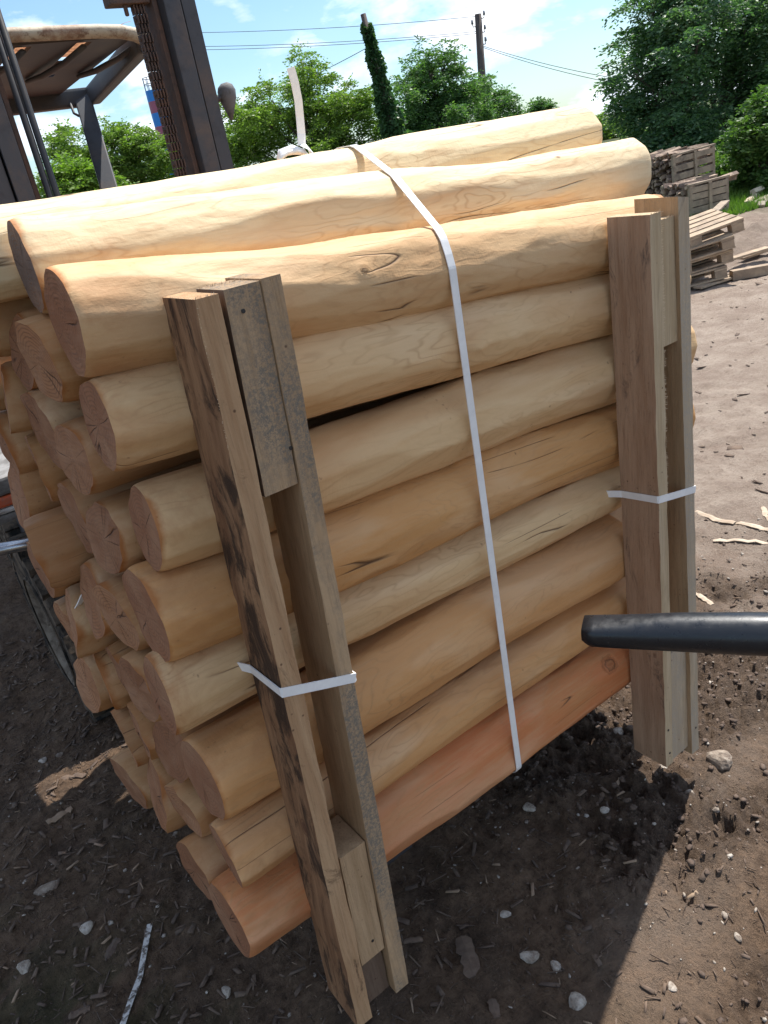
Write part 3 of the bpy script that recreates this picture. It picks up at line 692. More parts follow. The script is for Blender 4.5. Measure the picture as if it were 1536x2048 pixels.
fuzz(sl, (0.40, -0.03, 1.590), (0.452, -0.06, 1.591), 60, 0.006, (0, -.3, 1), 2)
fuzz(sl, (0.361, -0.01, 1.588), (0.361, yf, 1.588), 25, 0.006, (-.5, 0, 1), 3)
fuzz(sl, (0.361, yf, 1.587), (0.352, yf, 1.40), 45, 0.006, (-.3, -1, 0), 4)
yr_ = -0.095
sr = empty('wooden_stake', (1.31, -0.05, 0.2), 'brown double board stake at the right end of the logs, with a pale recessed spacer', 'stake', 'wooden stakes holding the bundle')
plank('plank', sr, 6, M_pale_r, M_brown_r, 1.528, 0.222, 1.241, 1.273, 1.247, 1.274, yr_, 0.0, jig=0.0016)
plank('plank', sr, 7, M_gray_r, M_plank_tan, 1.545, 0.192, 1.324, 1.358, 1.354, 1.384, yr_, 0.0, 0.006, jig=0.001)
plank('spacer_block', sr, 8, M_pale_r, M_plank_tan, 1.512, 1.276, 1.2755, 1.3225, 1.277, 1.329, yr_ + 0.008, -0.015, jig=0.0006, n=8)
plank('spacer_block', sr, 9, M_gray_r, M_plank_tan, 0.540, 0.215, 1.276, 1.346, 1.2765, 1.352, yr_ + 0.010, -0.015, jig=0.0008, n=8)
fuzz(sr, (1.273, yr_, 1.528), (1.2735, yr_, 0.95), 260, 0.007, (1, -.6, -.2), 5)
fuzz(sr, (1.243, yr_, 1.528), (1.273, yr_, 1.528), 30, 0.007, (0, -.3, 1), 6)
fuzz(sr, (1.277, yr_ + .008, 1.512), (1.322, yr_ + .008, 1.512), 50, 0.006, (0, -.3, 1), 7)

def nails(root, pts):
    for p in pts:
        MB().tube([Vector(p) + Vector((0, 0.004, 0)), Vector(p) + Vector((0, -0.0012, 0))], 0.0028, 10).build('nail', M_rod, root)
nails(sr, [(1.258, yr_, 0.335), (1.262, yr_, 0.26), (1.37, yr_, 0.27)])
nails(sl, [(0.44, yf + 0.003, 1.37), (0.42, yf + 0.003, 1.56), (0.372, yf + 0.006, 0.43)])

# ------------------------------------------------------------------ straps
def ribbon(name, pts, wd, width, mat_, parent=None, thick=0.0009, closed=False):
    pts = [Vector(p) for p in pts]; n = len(pts); mb = MB(); b = 0
    if not hasattr(wd[0], '__len__'): wd = [wd] * n
    P = []
    for i, p in enumerate(pts):
        t = (pts[(i + 1) % n if closed else min(i + 1, n - 1)] - pts[(i - 1) % n if closed else max(i - 1, 0)]).normalized()
        wv = Vector(wd[i]); wv = (wv - t * wv.dot(t)).normalized() * width / 2
        nn = wv.cross(t).normalized() * thick
        P += [p - wv - nn, p + wv - nn, p + wv + nn, p - wv + nn]
    fs = []
    for i in range(n if closed else n - 1):
        a = i * 4; c = ((i + 1) % n) * 4
        for q in range(4): fs.append((a + q, a + (q + 1) % 4, c + (q + 1) % 4, c + q))
    if not closed: fs += [(3, 2, 1, 0), ((n - 1) * 4, (n - 1) * 4 + 1, (n - 1) * 4 + 2, (n - 1) * 4 + 3)]
    mb.add(P, fs); return mb.build(name, mat_, parent)
def hull2(P):
    P = sorted(set(map(tuple, np.round(P, 4))))
    def half(Q):
        h = []
        for p in Q:
            while len(h) >= 2 and (h[-1][0] - h[-2][0]) * (p[1] - h[-2][1]) - (h[-1][1] - h[-2][1]) * (p[0] - h[-2][0]) <= 0: h.pop()
            h.append(p)
        return h
    a = half(P); b = half(P[::-1]); return a[:-1] + b[:-1]
allw = np.concatenate(ALLLOGS)
xs = 0.85 + np.clip(allw[:, 1] / 0.3, 0, 1) * 0.065
sel = allw[np.abs(allw[:, 0] - xs) < 0.02]
H = hull2(sel[:, 1:3]); c = np.mean(H, 0)
loop = []
for k in range(len(H)):
    p = np.array(H[k]); q = np.array(H[(k + 1) % len(H)])
    m_ = max(1, int(np.linalg.norm(q - p) / 0.03))
    for j in range(m_):
        r = p + (q - p) * j / m_; d_ = (r - c) / np.linalg.norm(r - c); r = r + d_ * 0.0025
        loop.append((0.85 + min(max(r[0] / 0.3, 0), 1) * 0.065, r[0], r[1]))
strap_root = empty('strapping_band', (0.85, 0.0, 0.4), 'white plastic band wrapped over the middle of the log bundle, its free end sticking up', 'strap', 'white plastic strapping bands')
ribbon('band', loop, (1, 0, 0), 0.0152, M_strap, strap_root, closed=True)
top_at = max((p[2] for p in loop if 0.40 < p[1] < 0.55), default=1.74)
kx = 0.905
tail = [(kx - 0.03, 0.40, top_at + 0.004), (kx - 0.01, 0.43, top_at + 0.010), (0.893, 0.452, top_at + 0.022), (0.896, 0.455, 1.772), (0.900, 0.455, 1.80), (0.902, 0.452, 1.83), (0.900, 0.449, 1.86), (0.896, 0.447, 1.886)]
tail[2] = (0.889, 0.45, 1.752)
ribbon('free_end', tail, [(0.3, 0.9, 0)] * 2 + [(1, 0.1, 0)] * 6, 0.0185, M_strap, strap_root)
kn = MB()
kp = at(590, 309, y=0.45)
for q in range(3):
    kn.tube([(kp.x - 0.035 + 0.004 * q, 0.45 + 0.012 * q, kp.z - 0.004), (kp.x - 0.02, 0.452 + 0.01 * q, kp.z + 0.005 + 0.002 * q), (kp.x, 0.455, kp.z + 0.006 + 0.003 * q), (kp.x + 0.02, 0.455 - 0.004 * q, kp.z + 0.002), (kp.x + 0.034, 0.455, kp.z - 0.008)], [0.005, 0.011, 0.012, 0.009, 0.003], 10, flat=0.5)
kn.build('knot', M_strap, strap_root, smooth=True)

def stake_strap(pts, label, loc):
    r = empty('stake_band', loc, label, 'strap', 'white plastic bands round the stakes')
    ribbon('band', pts, (0.0, 0.0, 1.0), 0.0155, M_strap, r)
def wrap(p_back, xl, xr, yfr, pc, pr):
    zc = at(pc[0], pc[1], x=xl).z; zr = at(pr[0], pr[1], x=xr).z; z0 = at(p_back[0], p_back[1], x=xl).z
    return [Vector((xl - 0.022, 0.055, z0 + (z0 - zc) * 0.7)), Vector((xl - 0.006, 0.012, z0 + (z0 - zc) * 0.12)), Vector((xl, -0.004, z0)), Vector((xl, yfr * 0.5, (z0 + zc) / 2)), Vector((xl, yfr + 0.001, zc)), Vector((xl + 0.0015, yfr - 0.0015, zc)), Vector(((xl + xr) / 2, yfr - 0.0018, (zc + zr) / 2)), Vector((xr - 0.0015, yfr - 0.0015, zr)), Vector((xr, yfr + 0.001, zr)), Vector((xr, 0.0, zr))]
stake_strap(wrap((507, 1343), 0.3308, 0.4565, -0.105, (577, 1399), (704, 1348)), 'white plastic band looped round the middle of the left weathered stake', (0.33, -0.1, 0.95))
stake_strap(wrap((1243, 988), 1.2412, 1.3728, -0.095, (1326, 1003), (1380, 975)), 'white plastic band looped round the upper half of the right brown stake', (1.3, -0.1, 0.95))
# torn band end between the logs on the left
a_ = at(150, 1222, y=0.43); b_ = at(168, 1188, y=0.40)
t_ = ribbon('band_scrap', [a_, (a_ + b_) / 2 + Vector((0, -0.004, 0.001)), b_], (1, 0, 0.3), 0.013, M_strap)
tag(t_, 'short torn piece of white band poking out between the cut log ends', 'strap')

# ------------------------------------------------------------------ black pipe reaching in from the right
pr = empty('black_pipe', (1.0, -0.4, 0.88), 'black steel pipe with a flattened tip, reaching in from the right before the stake', 'pipe')
tip = at(1168, 1260, y=-0.20); end = at(1536, 1268, y=-0.45); dr = (end - tip)
mb = MB(); pts = []; rad = []
n_ = 26; nseg = 46
side = dr.normalized().cross(Vector((0, 0, 1))).normalized(); upv = side.cross(dr.normalized()).normalized()
for k in range(nseg + 1):
    t = k / nseg * 3.2
    p = tip + dr * t
    e = 1 - math.exp(-t * 9)
    r_h = 0.0285 + 0.0075 * min(1, t / 0.9); r_s = 0.031 + 0.005 * min(1, t / 0.9)
    for q in range(n_):
        th = 2 * math.pi * q / n_
        cz = math.sin(th)
        sl_ = (max(0, -cz) * 0.020) if k == 0 else (max(0, -cz) * 0.010 if k == 1 else 0)
        mb.v.append(tuple(p + dr.normalized() * sl_ + side * (r_s * math.cos(th)) + upv * (r_h * (cz if cz < 0.55 else 0.55 + (cz - 0.55) * (0.25 + 0.75 * min(1, t / 0.5))))))
for k in range(nseg):
    for q in range(n_):
        q2 = (q + 1) % n_; mb.f.append((k * n_ + q, k * n_ + q2, (k + 1) * n_ + q2, (k + 1) * n_ + q))
mb.f.append(tuple(range(n_))); mb.f.append(tuple(nseg * n_ + n_ - 1 - q for q in range(n_)))
mb.build('tube', M_pipe, pr, smooth=True)

# ------------------------------------------------------------------ forklift
fl = empty('forklift', (0.87, 1.9, 0), 'old rusty dark forklift with a beige roof guard, carrying the log bundle', 'forklift')
YM = 1.2
def mx_(px, py, y=YM): return at(px, py, y=y).x
ZT, ZB = 2.75, 0.15
def rail(x0, x1, y0, y1, m_=M_steel_dark, name='mast_rail', z0=ZB, z1=ZT, web=0.35):
    """C channel: two flanges and a web"""
    mb = MB(); tk = min(0.012, (x1 - x0) * 0.4)
    mb.box((x0, y0, z0), (x1, y0 + tk, z1)); mb.box((x0, y1 - tk, z0), (x1, y1, z1))
    mb.box((x0 + (x1 - x0) * web, y0 + tk + 0.0015, z0 + 0.002), (x0 + (x1 - x0) * web + tk, y1 - tk - 0.0015, z1 - 0.002))
    return mb.build(name, m_, fl, bevel=0.0015)
xr0, xr1 = mx_(408, 330), mx_(440, 330)
mb = MB(); mb.box((xr0, YM, ZB), (xr1, YM + 0.13, ZT)); mb.build('mast_rail', M_steel_dark, fl, bevel=0.004)
mb = MB(); mb.box((xr0 - 0.016, YM + 0.035, ZB), (xr0 - 0.002, YM + 0.115, ZT)); mb.build('guide_strip', M_rust, fl, bevel=0.002)
rail(mx_(444, 330), mx_(470, 330), YM + 0.01, YM + 0.15, web=0.1)
rail(mx_(40, 410), mx_(76, 410), YM, YM + 0.13, web=0.5)
rail(mx_(-2, 410), mx_(36, 410), YM + 0.01, YM + 0.15, web=0.5)
mb = MB(); mb.box((mx_(79, 400), YM + 0.03, ZB), (mx_(90, 400), YM + 0.09, ZT)); mb.build('guide_strip', M_rust, fl, bevel=0.002)
# lift rods beside the left rail
for (px, r_) in ((99, 0.0085), (114, 0.0085)):
    x_ = mx_(px, 390, YM + 0.02)
    MB().tube([(x_, YM + 0.02, ZB), (x_, YM + 0.02, ZT)], r_, 14).build('hydraulic_rod', M_rod, fl, smooth=True)
# leaf chain on the left of the right rail
xc = mx_(357, 330, YM + 0.055)
mb = MB(); z = 0.3; k = 0
while z < 2.70:
    for dx in (-0.013, -0.0045, 0.0045, 0.013):
        o_ = 0.0 if (k % 2 == 0) else 0.0042
        mb.box((xc + dx - 0.0018 + o_ * 0.3, YM + 0.045 - o_, z), (xc + dx + 0.0018 + o_ * 0.3, YM + 0.066 + o_, z + 0.0205))
    mb.tube([(xc - 0.018, YM + 0.055, z + 0.010), (xc + 0.018, YM + 0.055, z + 0.010)], 0.0052, 8)
    z += 0.022; k += 1
mb.build('lift_chain', M_rust, fl)
# chain anchor arm at the top
a0 = at(222, 0, y=YM + 0.05); a1 = at(290, 6, y=YM + 0.05)
mb = MB(); mb.obox(((a0.x + a1.x) / 2, YM + 0.06, (a0.z + a1.z) / 2 + 0.03), (abs(a1.x - a0.x) + 0.02, 0.05, 0.075))
g = at(255, 20, y=YM + 0.04); mb.tube([(g.x, YM + 0.05, g.z + 0.03), (g.x, YM + 0.05, g.z - 0.012)], 0.006, 8)
mb.build('chain_anchor', M_rust, fl, bevel=0.004)
# crossbars of the mast (hidden by the load, tie both sides)
for z in (0.35, 1.25, 2.6):
    MB().box((mx_(36, 410) + 0.01, YM + 0.152, z), (xr1, YM + 0.18, z + 0.09)).build('mast_crossbar', M_steel_dark, fl, bevel=0.003)
# carriage and forks under the load
for z in (0.42, 0.86):
    MB().box((0.42, YM - 0.07, z), (1.22, YM - 0.012, z + 0.09)).build('carriage_bar', M_steel_dark, fl, bevel=0.003)
for x_ in (0.56, 1.22):
    mb = MB(); mb.box((x_ - 0.055, 0.12, 0.292), (x_ + 0.055, YM - 0.072, 0.327)); mb.box((x_ - 0.055, YM - 0.11, 0.329), (x_ + 0.055, YM - 0.073, 0.93))
    mb.build('fork', M_steel_dark, fl, bevel=0.003)
# overhead guard
zg = 2.20
gl, gr_ = 0.42, at(283, 85, y=1.98).x
def gbar(a, b, w, h, m_, name, bev=0.01):
    a = Vector(a); b = Vector(b); X = (b - a).normalized(); Y = Vector((0, 0, 1)).cross(X).normalized(); Z = X.cross(Y)
    Mx = Matrix((X, Y, Z)).transposed()
    mb = MB(); mb.obox((a + b) / 2, ((b - a).length, w, h), Mx); return mb.build(name, m_, fl, bevel=bev)
fz = at(200, 62, y=1.95).z
bm_ = MB(); bm_.tube([(gl - 0.04, 1.95, fz + 0.012), (gl + 0.1, 1.95, fz + 0.014), (gr_ - 0.16, 1.95, fz + 0.0), (gr_ - 0.08, 1.95, fz - 0.006), (gr_ - 0.03, 1.95, fz - 0.018), (gr_ + 0.008, 1.95, fz - 0.040)], [0.025, 0.025, 0.025, 0.025, 0.025, 0.024], 16, flat=0.85)
bm_.build('guard_front_beam', M_beige, fl, smooth=True)
# front pillar bending down behind the right mast
pp = [(gr_ + 0.0, 1.955, fz - 0.036), (gr_ + 0.02, 1.955, fz - 0.052), (gr_ + 0.04, 1.95, fz - 0.075), (gr_ + 0.055, 1.95, fz - 0.11), (gr_ + 0.062, 1.94, fz - 0.14), (gr_ + 0.07, 1.90, 1.2), (gr_ + 0.07, 1.88, 0.9)]
MB().tube(pp, [0.026, 0.028, 0.03, 0.03, 0.03, 0.03, 0.03], 14).build('guard_pillar', M_guard, fl, smooth=True)
MB().tube([(gl, 1.95, fz), (gl - 0.05, 1.95, fz - 0.05), (gl - 0.07, 1.93, 1.2), (gl - 0.07, 1.9, 0.9)], 0.03, 14).build('guard_pillar', M_guard, fl, smooth=True)
rx = at(165, 190, y=3.0).x; rz_ = at(165, 185, y=3.0).z
gbar((gr_ + 0.01, 1.99, fz - 0.03), (rx + 0.04, 2.98, rz_ - 0.02), 0.05, 0.075, M_guard, 'guard_side_beam', 0.01)
gbar((gl - 0.02, 1.99, fz - 0.03), (gl - 0.02, 2.98, rz_ - 0.02), 0.05, 0.075, M_guard, 'guard_side_beam', 0.01)
gbar((gl - 0.03, 3.0, rz_ - 0.02), (rx + 0.04, 3.0, rz_ - 0.02), 0.06, 0.075, M_guard, 'guard_rear_beam', 0.012)
# roof plate with two long openings and ribs, rusty sheet above
zz0, zz1 = fz - 0.004, rz_ + 0.012
def roofz(y): return zz0 + (zz1 - zz0) * (y - 1.99) / 0.98
mb = MB()
ys = [1.99, 2.02, 2.34, 2.44, 2.52, 2.56, 2.66, 2.97]
xs_ = [gl, gl + 0.07]; nrib = 4; xw = (gr_ - 0.02 - gl)
for k in range(nrib):
    c_ = gl + 0.04 + xw * (k + 0.5) / nrib; hw = xw / nrib * 0.37
    xs_ += [c_ - hw, c_ + hw]
xs_ = sorted(set([gl] + [v for v in xs_ if gl < v < gr_ - 0.03] + [gr_ - 0.02]))
def hole(i, j):
    inx = (i % 2 == 1)
    return (j in (1,)) and inx or (j in (4,)) and inx and i > 2
th_ = 0.012
for i in range(len(xs_) - 1):
    for j in range(len(ys) - 1):
        if hole(i, j): continue
        g_ = 0.0004
        x0, x1, y0, y1 = xs_[i], xs_[i + 1], ys[j], ys[j + 1]
        mb.box8([(x0, y0, roofz(y0) - th_), (x1, y0, roofz(y0) - th_), (x1, y1, roofz(y1) - th_), (x0, y1, roofz(y1) - th_), (x0, y0, roofz(y0)), (x1, y0, roofz(y0)), (x1, y1, roofz(y1)), (x0, y1, roofz(y1))])
mb.build('guard_roof_plate', M_guard, fl)
# pressed rusty ridges on top of the roof
mb = MB(); nxr, nyr = 70, 14; b0 = 0
for i in range(nxr + 1):
    x_ = gl + xw * i / nxr
    for j in range(nyr + 1):
        y_ = 1.96 + 0.40 * j / nyr
        hgt = 0.014 + 0.034 * max(0.0, math.sin((x_ - gl) / xw * math.pi * 2 * 2.0 + 0.9)) ** 0.6 * math.sin(math.pi * min(1, (j + 0.6) / nyr)) ** 0.4
        mb.v.append((x_, y_, roofz(y_) + hgt))
for i in range(nxr):
    for j in range(nyr):
        a = i * (nyr + 1) + j; mb.f.append((a, a + nyr + 1, a + nyr + 2, a + 1))
o_ = mb.build('roof_sheet', M_roof_rust, fl, smooth=True)
# curved ribs under the roof
for k in range(nrib + 1):
    x_ = gl + 0.012 + xw * k / nrib
    mb = MB(); mb.tube([(x_ + 0.02, 2.02, roofz(2.02) - 0.024), (x_, 2.2, roofz(2.2) - 0.034), (x_ - 0.03, 2.4, roofz(2.4) - 0.034), (x_ - 0.05, 2.55, roofz(2.55) - 0.022)], [0.012, 0.014, 0.015, 0.012], 10, flat=0.7)
    mb.build('guard_rib', M_guard, fl, smooth=True)
# rear pillar, leaning
a = at(165, 195, y=3.0); b = at(217, 372, y=2.72)
gbar(a, a + (b - a) * 2.4, 0.075, 0.05, M_steel_dark, 'guard_pillar', 0.006)
b2 = a + (b - a) * 2.4
gbar((gl - 0.02, a.y, a.z), (gl - 0.02, b2.y, b2.z), 0.06, 0.05, M_steel_dark, 'guard_pillar', 0.006)
c0 = at(140, 205, y=2.97); c1 = at(158, 232, y=2.93)
MB().tube([c0, (c0 * 0.4 + c1 * 0.6) + Vector((-0.01, 0, -0.01)), c1], 0.006, 8).build('gusset', M_guard, fl, smooth=True)
# work lamp on the mast
lp = at(455, 196, y=YM + 0.12)
lpx = [(448, 166, .010), (450, 172, .022), (453, 182, .027), (455, 196, .026), (458, 211, .019), (461, 226, .011), (463, 240, .004)]
mb = MB(); mb.tube([at(a, b, y=YM + 0.13) for a, b, r in lpx], [r for a, b, r in lpx], 18)
lamp = mb.build('work_lamp', M_lamp, fl, smooth=True)
q = at(453, 190, y=YM + 0.13); MB().tube([q, q + Vector((-0.05, 0.0, -0.012))], 0.009, 8).build('lamp_bracket', M_steel_dark, fl, smooth=True)
# unseen load backrest, added behind the bundle to cast shade
for z in (1.02, 1.44): MB().box((0.40, YM - 0.060, z), (1.24, YM - 0.030, z + 0.04)).build('shade_backrest_rail', M_steel_dark, fl, bevel=0.003)
for k in range(8):
    x_ = 0.44 + k * 0.107; MB().box((x_, YM - 0.058, 0.952), (x_ + 0.03, YM - 0.032, 1.018)).build('shade_backrest_bar', M_steel_dark, fl); MB().box((x_, YM - 0.058, 1.062), (x_ + 0.03, YM - 0.032, 1.438)).build('shade_backrest_bar', M_steel_dark, fl)
# body, hood and counterweight
MB().box((0.40, 1.42, 0.30), (1.34, 3.25, 0.72)).build('chassis', M_steel_dark, fl, bevel=0.02)
MB().box((0.46, 2.45, 0.725), (1.28, 3.35, 1.08)).build('hood', M_orange, fl, bevel=0.05)
MB().box((0.44, 3.36, 0.28), (1.30, 3.85, 1.12)).build('counterweight', M_orange, fl, bevel=0.08)
mb = MB(); mb.box((0.62, 2.40, 1.085), (1.12, 2.90, 1.19)); mb.build('seat', M_rubber, fl, bevel=0.03)
mb = MB(); mb.box((0.64, 2.84, 1.195), (1.10, 2.94, 1.60)); mb.build('seat_back', M_rubber, fl, bevel=0.03)
mb = MB(); mb.tube([(0.86 + 0.17 * math.cos(t), 2.10 + 0.15 * math.sin(t), 1.24 + 0.07 * math.sin(t)) for t in [2 * math.pi * k / 24 for k in range(25)]], 0.012, 8, cap=False)
mb.tube([(0.86, 2.10, 1.24), (0.86, 1.95, 0.72)], 0.02, 10); mb.tube([(0.70, 2.10, 1.24), (1.02, 2.10, 1.24)], 0.009, 8)
mb.build('steering_wheel', M_rod, fl, smooth=True)
# fender with painted stripes over the left wheel
for k, (za, zb, m_, nm, ex) in enumerate(((1.035, 1.085, M_fgrey, 'fender', 0.0), (1.002, 1.033, M_orange, 'fender_stripe', 0.004), (0.983, 1.0, M_fwhite, 'fender_stripe', 0.0), (0.955, 0.981, M_fgrey, 'fender_edge', -0.006))):
    MB().box((0.17 - ex, 1.30 - ex, za), (0.42, 2.30, zb)).build(nm, m_, fl, bevel=0.008)
MB().box((0.36, 1.50, 0.72), (0.45, 2.25, 0.953)).build('fender_skirt', M_steel_dark, fl, bevel=0.006)
# cylinder rod sticking out on the left
a = at(-120, 1123, y=1.10); b = at(80, 1083, y=1.10)
MB().tube([a, b, b + (b - a) * 0.6], [0.0165] * 3, 20).build('tilt_cylinder', M_chrome, fl, smooth=True)
# wheels
def wheel(x0, yc, zc, r, wdt, sgn=-1, tr=True):
    mb = MB(); n_ = 48
    prof = [(0.0, 0.60), (0.05, 0.62), (0.03, 0.72), (0.01, 0.86), (0.06, 0.955), (0.16, 0.975), (0.5, 0.98), (0.84, 0.975), (0.94, 0.955), (1.0, 0.86), (0.97, 0.62)]
    for i in range(n_):
        a = 2 * math.pi * i / n_
        for (u, rr) in prof:
            mb.v.append((x0 + u * wdt, yc + r * rr * math.cos(a), zc + r * rr * math.sin(a)))
    K = len(prof)
    for i in range(n_):
        i2 = (i + 1) % n_
        for k in range(K - 1): mb.f.append((i * K + k, i2 * K + k, i2 * K + k + 1, i * K + k + 1))
    # lugs
    for i in range(22):
        for sd2 in (0, 1):
            a = 2 * math.pi * (i + 0.5 * sd2) / 22
            c_ = Vector((x0 + wdt * (0.26 if sd2 == 0 else 0.74), yc + r * 0.985 * math.cos(a), zc + r * 0.985 * math.sin(a)))
            Xv = Vector((1, 0, 0)); Rv = Vector((0, math.cos(a), math.sin(a))); Tv = Xv.cross(Rv)
            Mx = Matrix((Xv, Tv, Rv)).transposed()
            mb.obox(c_, (wdt * 0.50, r * 0.17, r * 0.11), Mx)
    ty = mb.build('tyre', M_rubber, wh_root, smooth=False)
    mb = MB(); prof = [(0.02, 0.62), (0.04, 0.58), (0.10, 0.54), (0.30, 0.50), (0.34, 0.34), (0.16, 0.30), (0.12, 0.18), (0.10, 0.0001)]
    n_ = 40; K = len(prof)
    for i in range(n_):
        a = 2 * math.pi * i / n_
        for (u, rr) in prof: mb.v.append((x0 + u * wdt, yc + r * rr * math.cos(a), zc + r * rr * math.sin(a)))
    for i in range(n_):
        i2 = (i + 1) % n_
        for k in range(K - 1): mb.f.append((i * K + k, i2 * K + k, i2 * K + k + 1, i * K + k + 1))
    for i in range(6):
        a = 2 * math.pi * i / 6; mb.tube([(x0 + 0.08 * wdt, yc + r * .24 * math.cos(a), zc + r * .24 * math.sin(a)), (x0 + 0.16 * wdt, yc + r * .24 * math.cos(a), zc + r * .24 * math.sin(a))], 0.012, 6)
    mb.build('rim', M_rim, wh_root, smooth=True)
for (x0, yc, r, wdt) in ((0.235, 1.78, 0.36, 0.20), (1.31, 1.78, 0.36, 0.20), (0.33, 3.2, 0.26, 0.16), (1.27, 3.2, 0.26, 0.16)):
    wh_root = bpy.data.objects.new('wheel', None); COL.objects.link(wh_root)
    wh_root.location = (0, 0, 0)
    wheel(x0, yc, r - 0.005, r, wdt)
    wh_root.parent = fl; wh_root.location = -Vector(fl.location)

# ------------------------------------------------------------------ leaves and trees
def leaf_quads(P, Dr, size, asp=0.42, seed=0):
    """P points, Dr leaf directions -> rhombic leaves"""
    r = np.random.default_rng(seed); n = len(P)
    rnd = r.normal(size=(n, 3)); u = Dr / np.linalg.norm(Dr, axis=1, keepdims=True)
    v = np.cross(u, rnd); v /= np.linalg.norm(v, axis=1, keepdims=True) + 1e-9
    s = size * r.uniform(0.6, 1.3, size=(n, 1))
    A = P; B = P + u * s * 0.5 + v * s * asp * 0.5; C = P + u * s; D = P + u * s * 0.5 - v * s * asp * 0.5
    V = np.stack([A, B, C, D], 1).reshape(-1, 3); return V, np.arange(4 * n).reshape(n, 4)
def crown_points(lobes, nfr, nl, frl, seed, droop=0.5, loose=1.0):
    r = np.random.default_rng(seed); P = []; D = []
    nfr = int(nfr * 0.62); w_ = np.array([l[1] ** 2.2 for l in lobes]); w_ = w_ / w_.sum()
    ids = r.choice(len(lobes), nfr, p=w_)
    C = np.array([tuple(l[0]) for l in lobes])[ids]; R = np.array([l[1] for l in lobes])[ids]
    # twigs: sub clusters inside each lobe so that gaps open between them
    d = r.normal(size=(nfr, 3)); d /= np.linalg.norm(d, axis=1, keepdims=True)
    ncl = 16
    sub_ = {}
    for li in range(len(lobes)):
        q = r.normal(size=(ncl, 3)); q /= np.linalg.norm(q, axis=1, keepdims=True)
        sub_[li] = q * r.uniform(0.40, 1.25, size=(ncl, 1)) * loose
    sc = np.stack([sub_[i][r.integers(ncl)] for i in ids])
    base = C + sc * R[:, None] * np.array([1, 1, 0.85]) + d * np.array([1.15, 1.15, 0.5]) * (R * r.uniform(0.0, 0.21, size=nfr))[:, None]
    # a frond: axis leaving the twig, hanging, leaflets in pairs
    ax = d * np.array([1, 1, 0.5]); ax[:, 2] -= droop * r.uniform(0.2, 1.0, nfr); ax /= np.linalg.norm(ax, axis=1, keepdims=True)
    sd_ = np.cross(ax, np.array([0, 0, 1.0])); sd_ /= np.linalg.norm(sd_, axis=1, keepdims=True) + 1e-9
    fl_ = frl * 0.75 * r.uniform(0.5, 1.3, size=nfr)
    for k in range(nl):
        t = (k + 0.5) / nl
        p = base + ax * (fl_ * t)[:, None]; p[:, 2] -= 0.25 * fl_ * t * t
        sg = 1 if k % 2 else -1
        P.append(p); D.append(sd_ * sg + ax * 0.5 + r.normal(size=(nfr, 3)) * 0.25)
    return np.concatenate(P), np.concatenate(D)
def tree(name, label, cat, lobes_px, d, nfr, nl, frl, leaf, m_, seed, trunk=None, base_px=None, droop=0.5, group='trees behind the log yard', depth=0.7, asp=0.42, loose=1.0):
    r = random.Random(seed); lobes = []
    for (px, py, rp) in lobes_px:
        d2 = d * (1 + r.uniform(-0.5, 0.5) * depth * rp * 4 / F)
        c = at(px, py, d=d2); R = 0.94 * rp / F * (c - Vector(CAM)).length
        lobes.append((c, R))
    cx = sum(c.x for c, R in lobes) / len(lobes); cy = sum(c.y for c, R in lobes) / len(lobes)
    if base_px is not None:
        q = at(base_px[0], base_px[1], d=d); cx, cy = q.x, q.y
    root = empty(name, (cx, cy, 0.3), label, cat, group)
    P, D = crown_points(lobes, nfr, nl, frl, seed, droop, loose)
    V, Fq = leaf_quads(P, D, leaf * 1.05, asp, seed)
    V = V - np.array(root.location)
    link('crown', np_mesh('crown', V, Fq), m_, root)
    if trunk:
        mb = MB(); b = Vector((cx, cy, -0.2))
        zt = max(c.z for c, R in lobes); top = Vector((cx + r.uniform(-.2, .2), cy, 0.3 + (zt - 0.3) * 0.85))
        tp = [b + (top - b) * t + Vector((r.uniform(-1, 1), r.uniform(-1, 1), 0)) * 0.10 * trunk * 3 for t in (0, .2, .4, .6, .8, 1)]
        mb.tube(tp, [trunk, trunk * .85, trunk * .7, trunk * .5, trunk * .33, trunk * .15], 10)
        for (c, R) in lobes:
            t = min(0.95, max(0.15, (c.z - R * 1.2 - b.z) / (top.z - b.z) * 0.8)); k = t * 5; i = int(min(4, k)); s_ = tp[i] + (tp[i + 1] - tp[i]) * (k - i)
            mid = (s_ + c) / 2 + Vector((r.uniform(-.2, .2), r.uniform(-.2, .2), r.uniform(-.1, .25))) * R
            mb.tube([s_, mid, c], [trunk * .35 * (1 - t * .6), trunk * .22 * (1 - t * .5), trunk * .06], 7)
            for q in range(4):
                e = c + Vector((r.uniform(-1, 1), r.uniform(-1, 1), r.uniform(-.3, 1))) * R * 0.8
                mb.tube([mid + (c - mid) * r.random(), (mid + e) / 2 + Vector((0, 0, .05)), e], [trunk * .12, trunk * .07, trunk * .02], 5)
        mb.build('trunk', M_bark, root, smooth=True)
    return root
L_acacia = leaf_mat('leaves_acacia', (0.10, 0.185, 0.035), (0.25, 0.34, 0.075), 0.48)
L_light = leaf_mat('leaves_light', (0.11, 0.20, 0.028), (0.22, 0.32, 0.06), 0.45)
L_dark = leaf_mat('leaves_dark', (0.060, 0.140, 0.050), (0.155, 0.250, 0.085), 0.45)
L_big = leaf_mat('leaves_big', (0.050, 0.115, 0.060), (0.150, 0.245, 0.115), 0.45)
L_ivy = leaf_mat('leaves_ivy', (0.040, 0.100, 0.045), (0.095, 0.175, 0.070), 0.40)  # ivy and tree leaves lightened in place of distance haze
L_bush = leaf_mat('leaves_bush', (0.06, 0.13, 0.03), (0.13, 0.21, 0.055), 0.40)

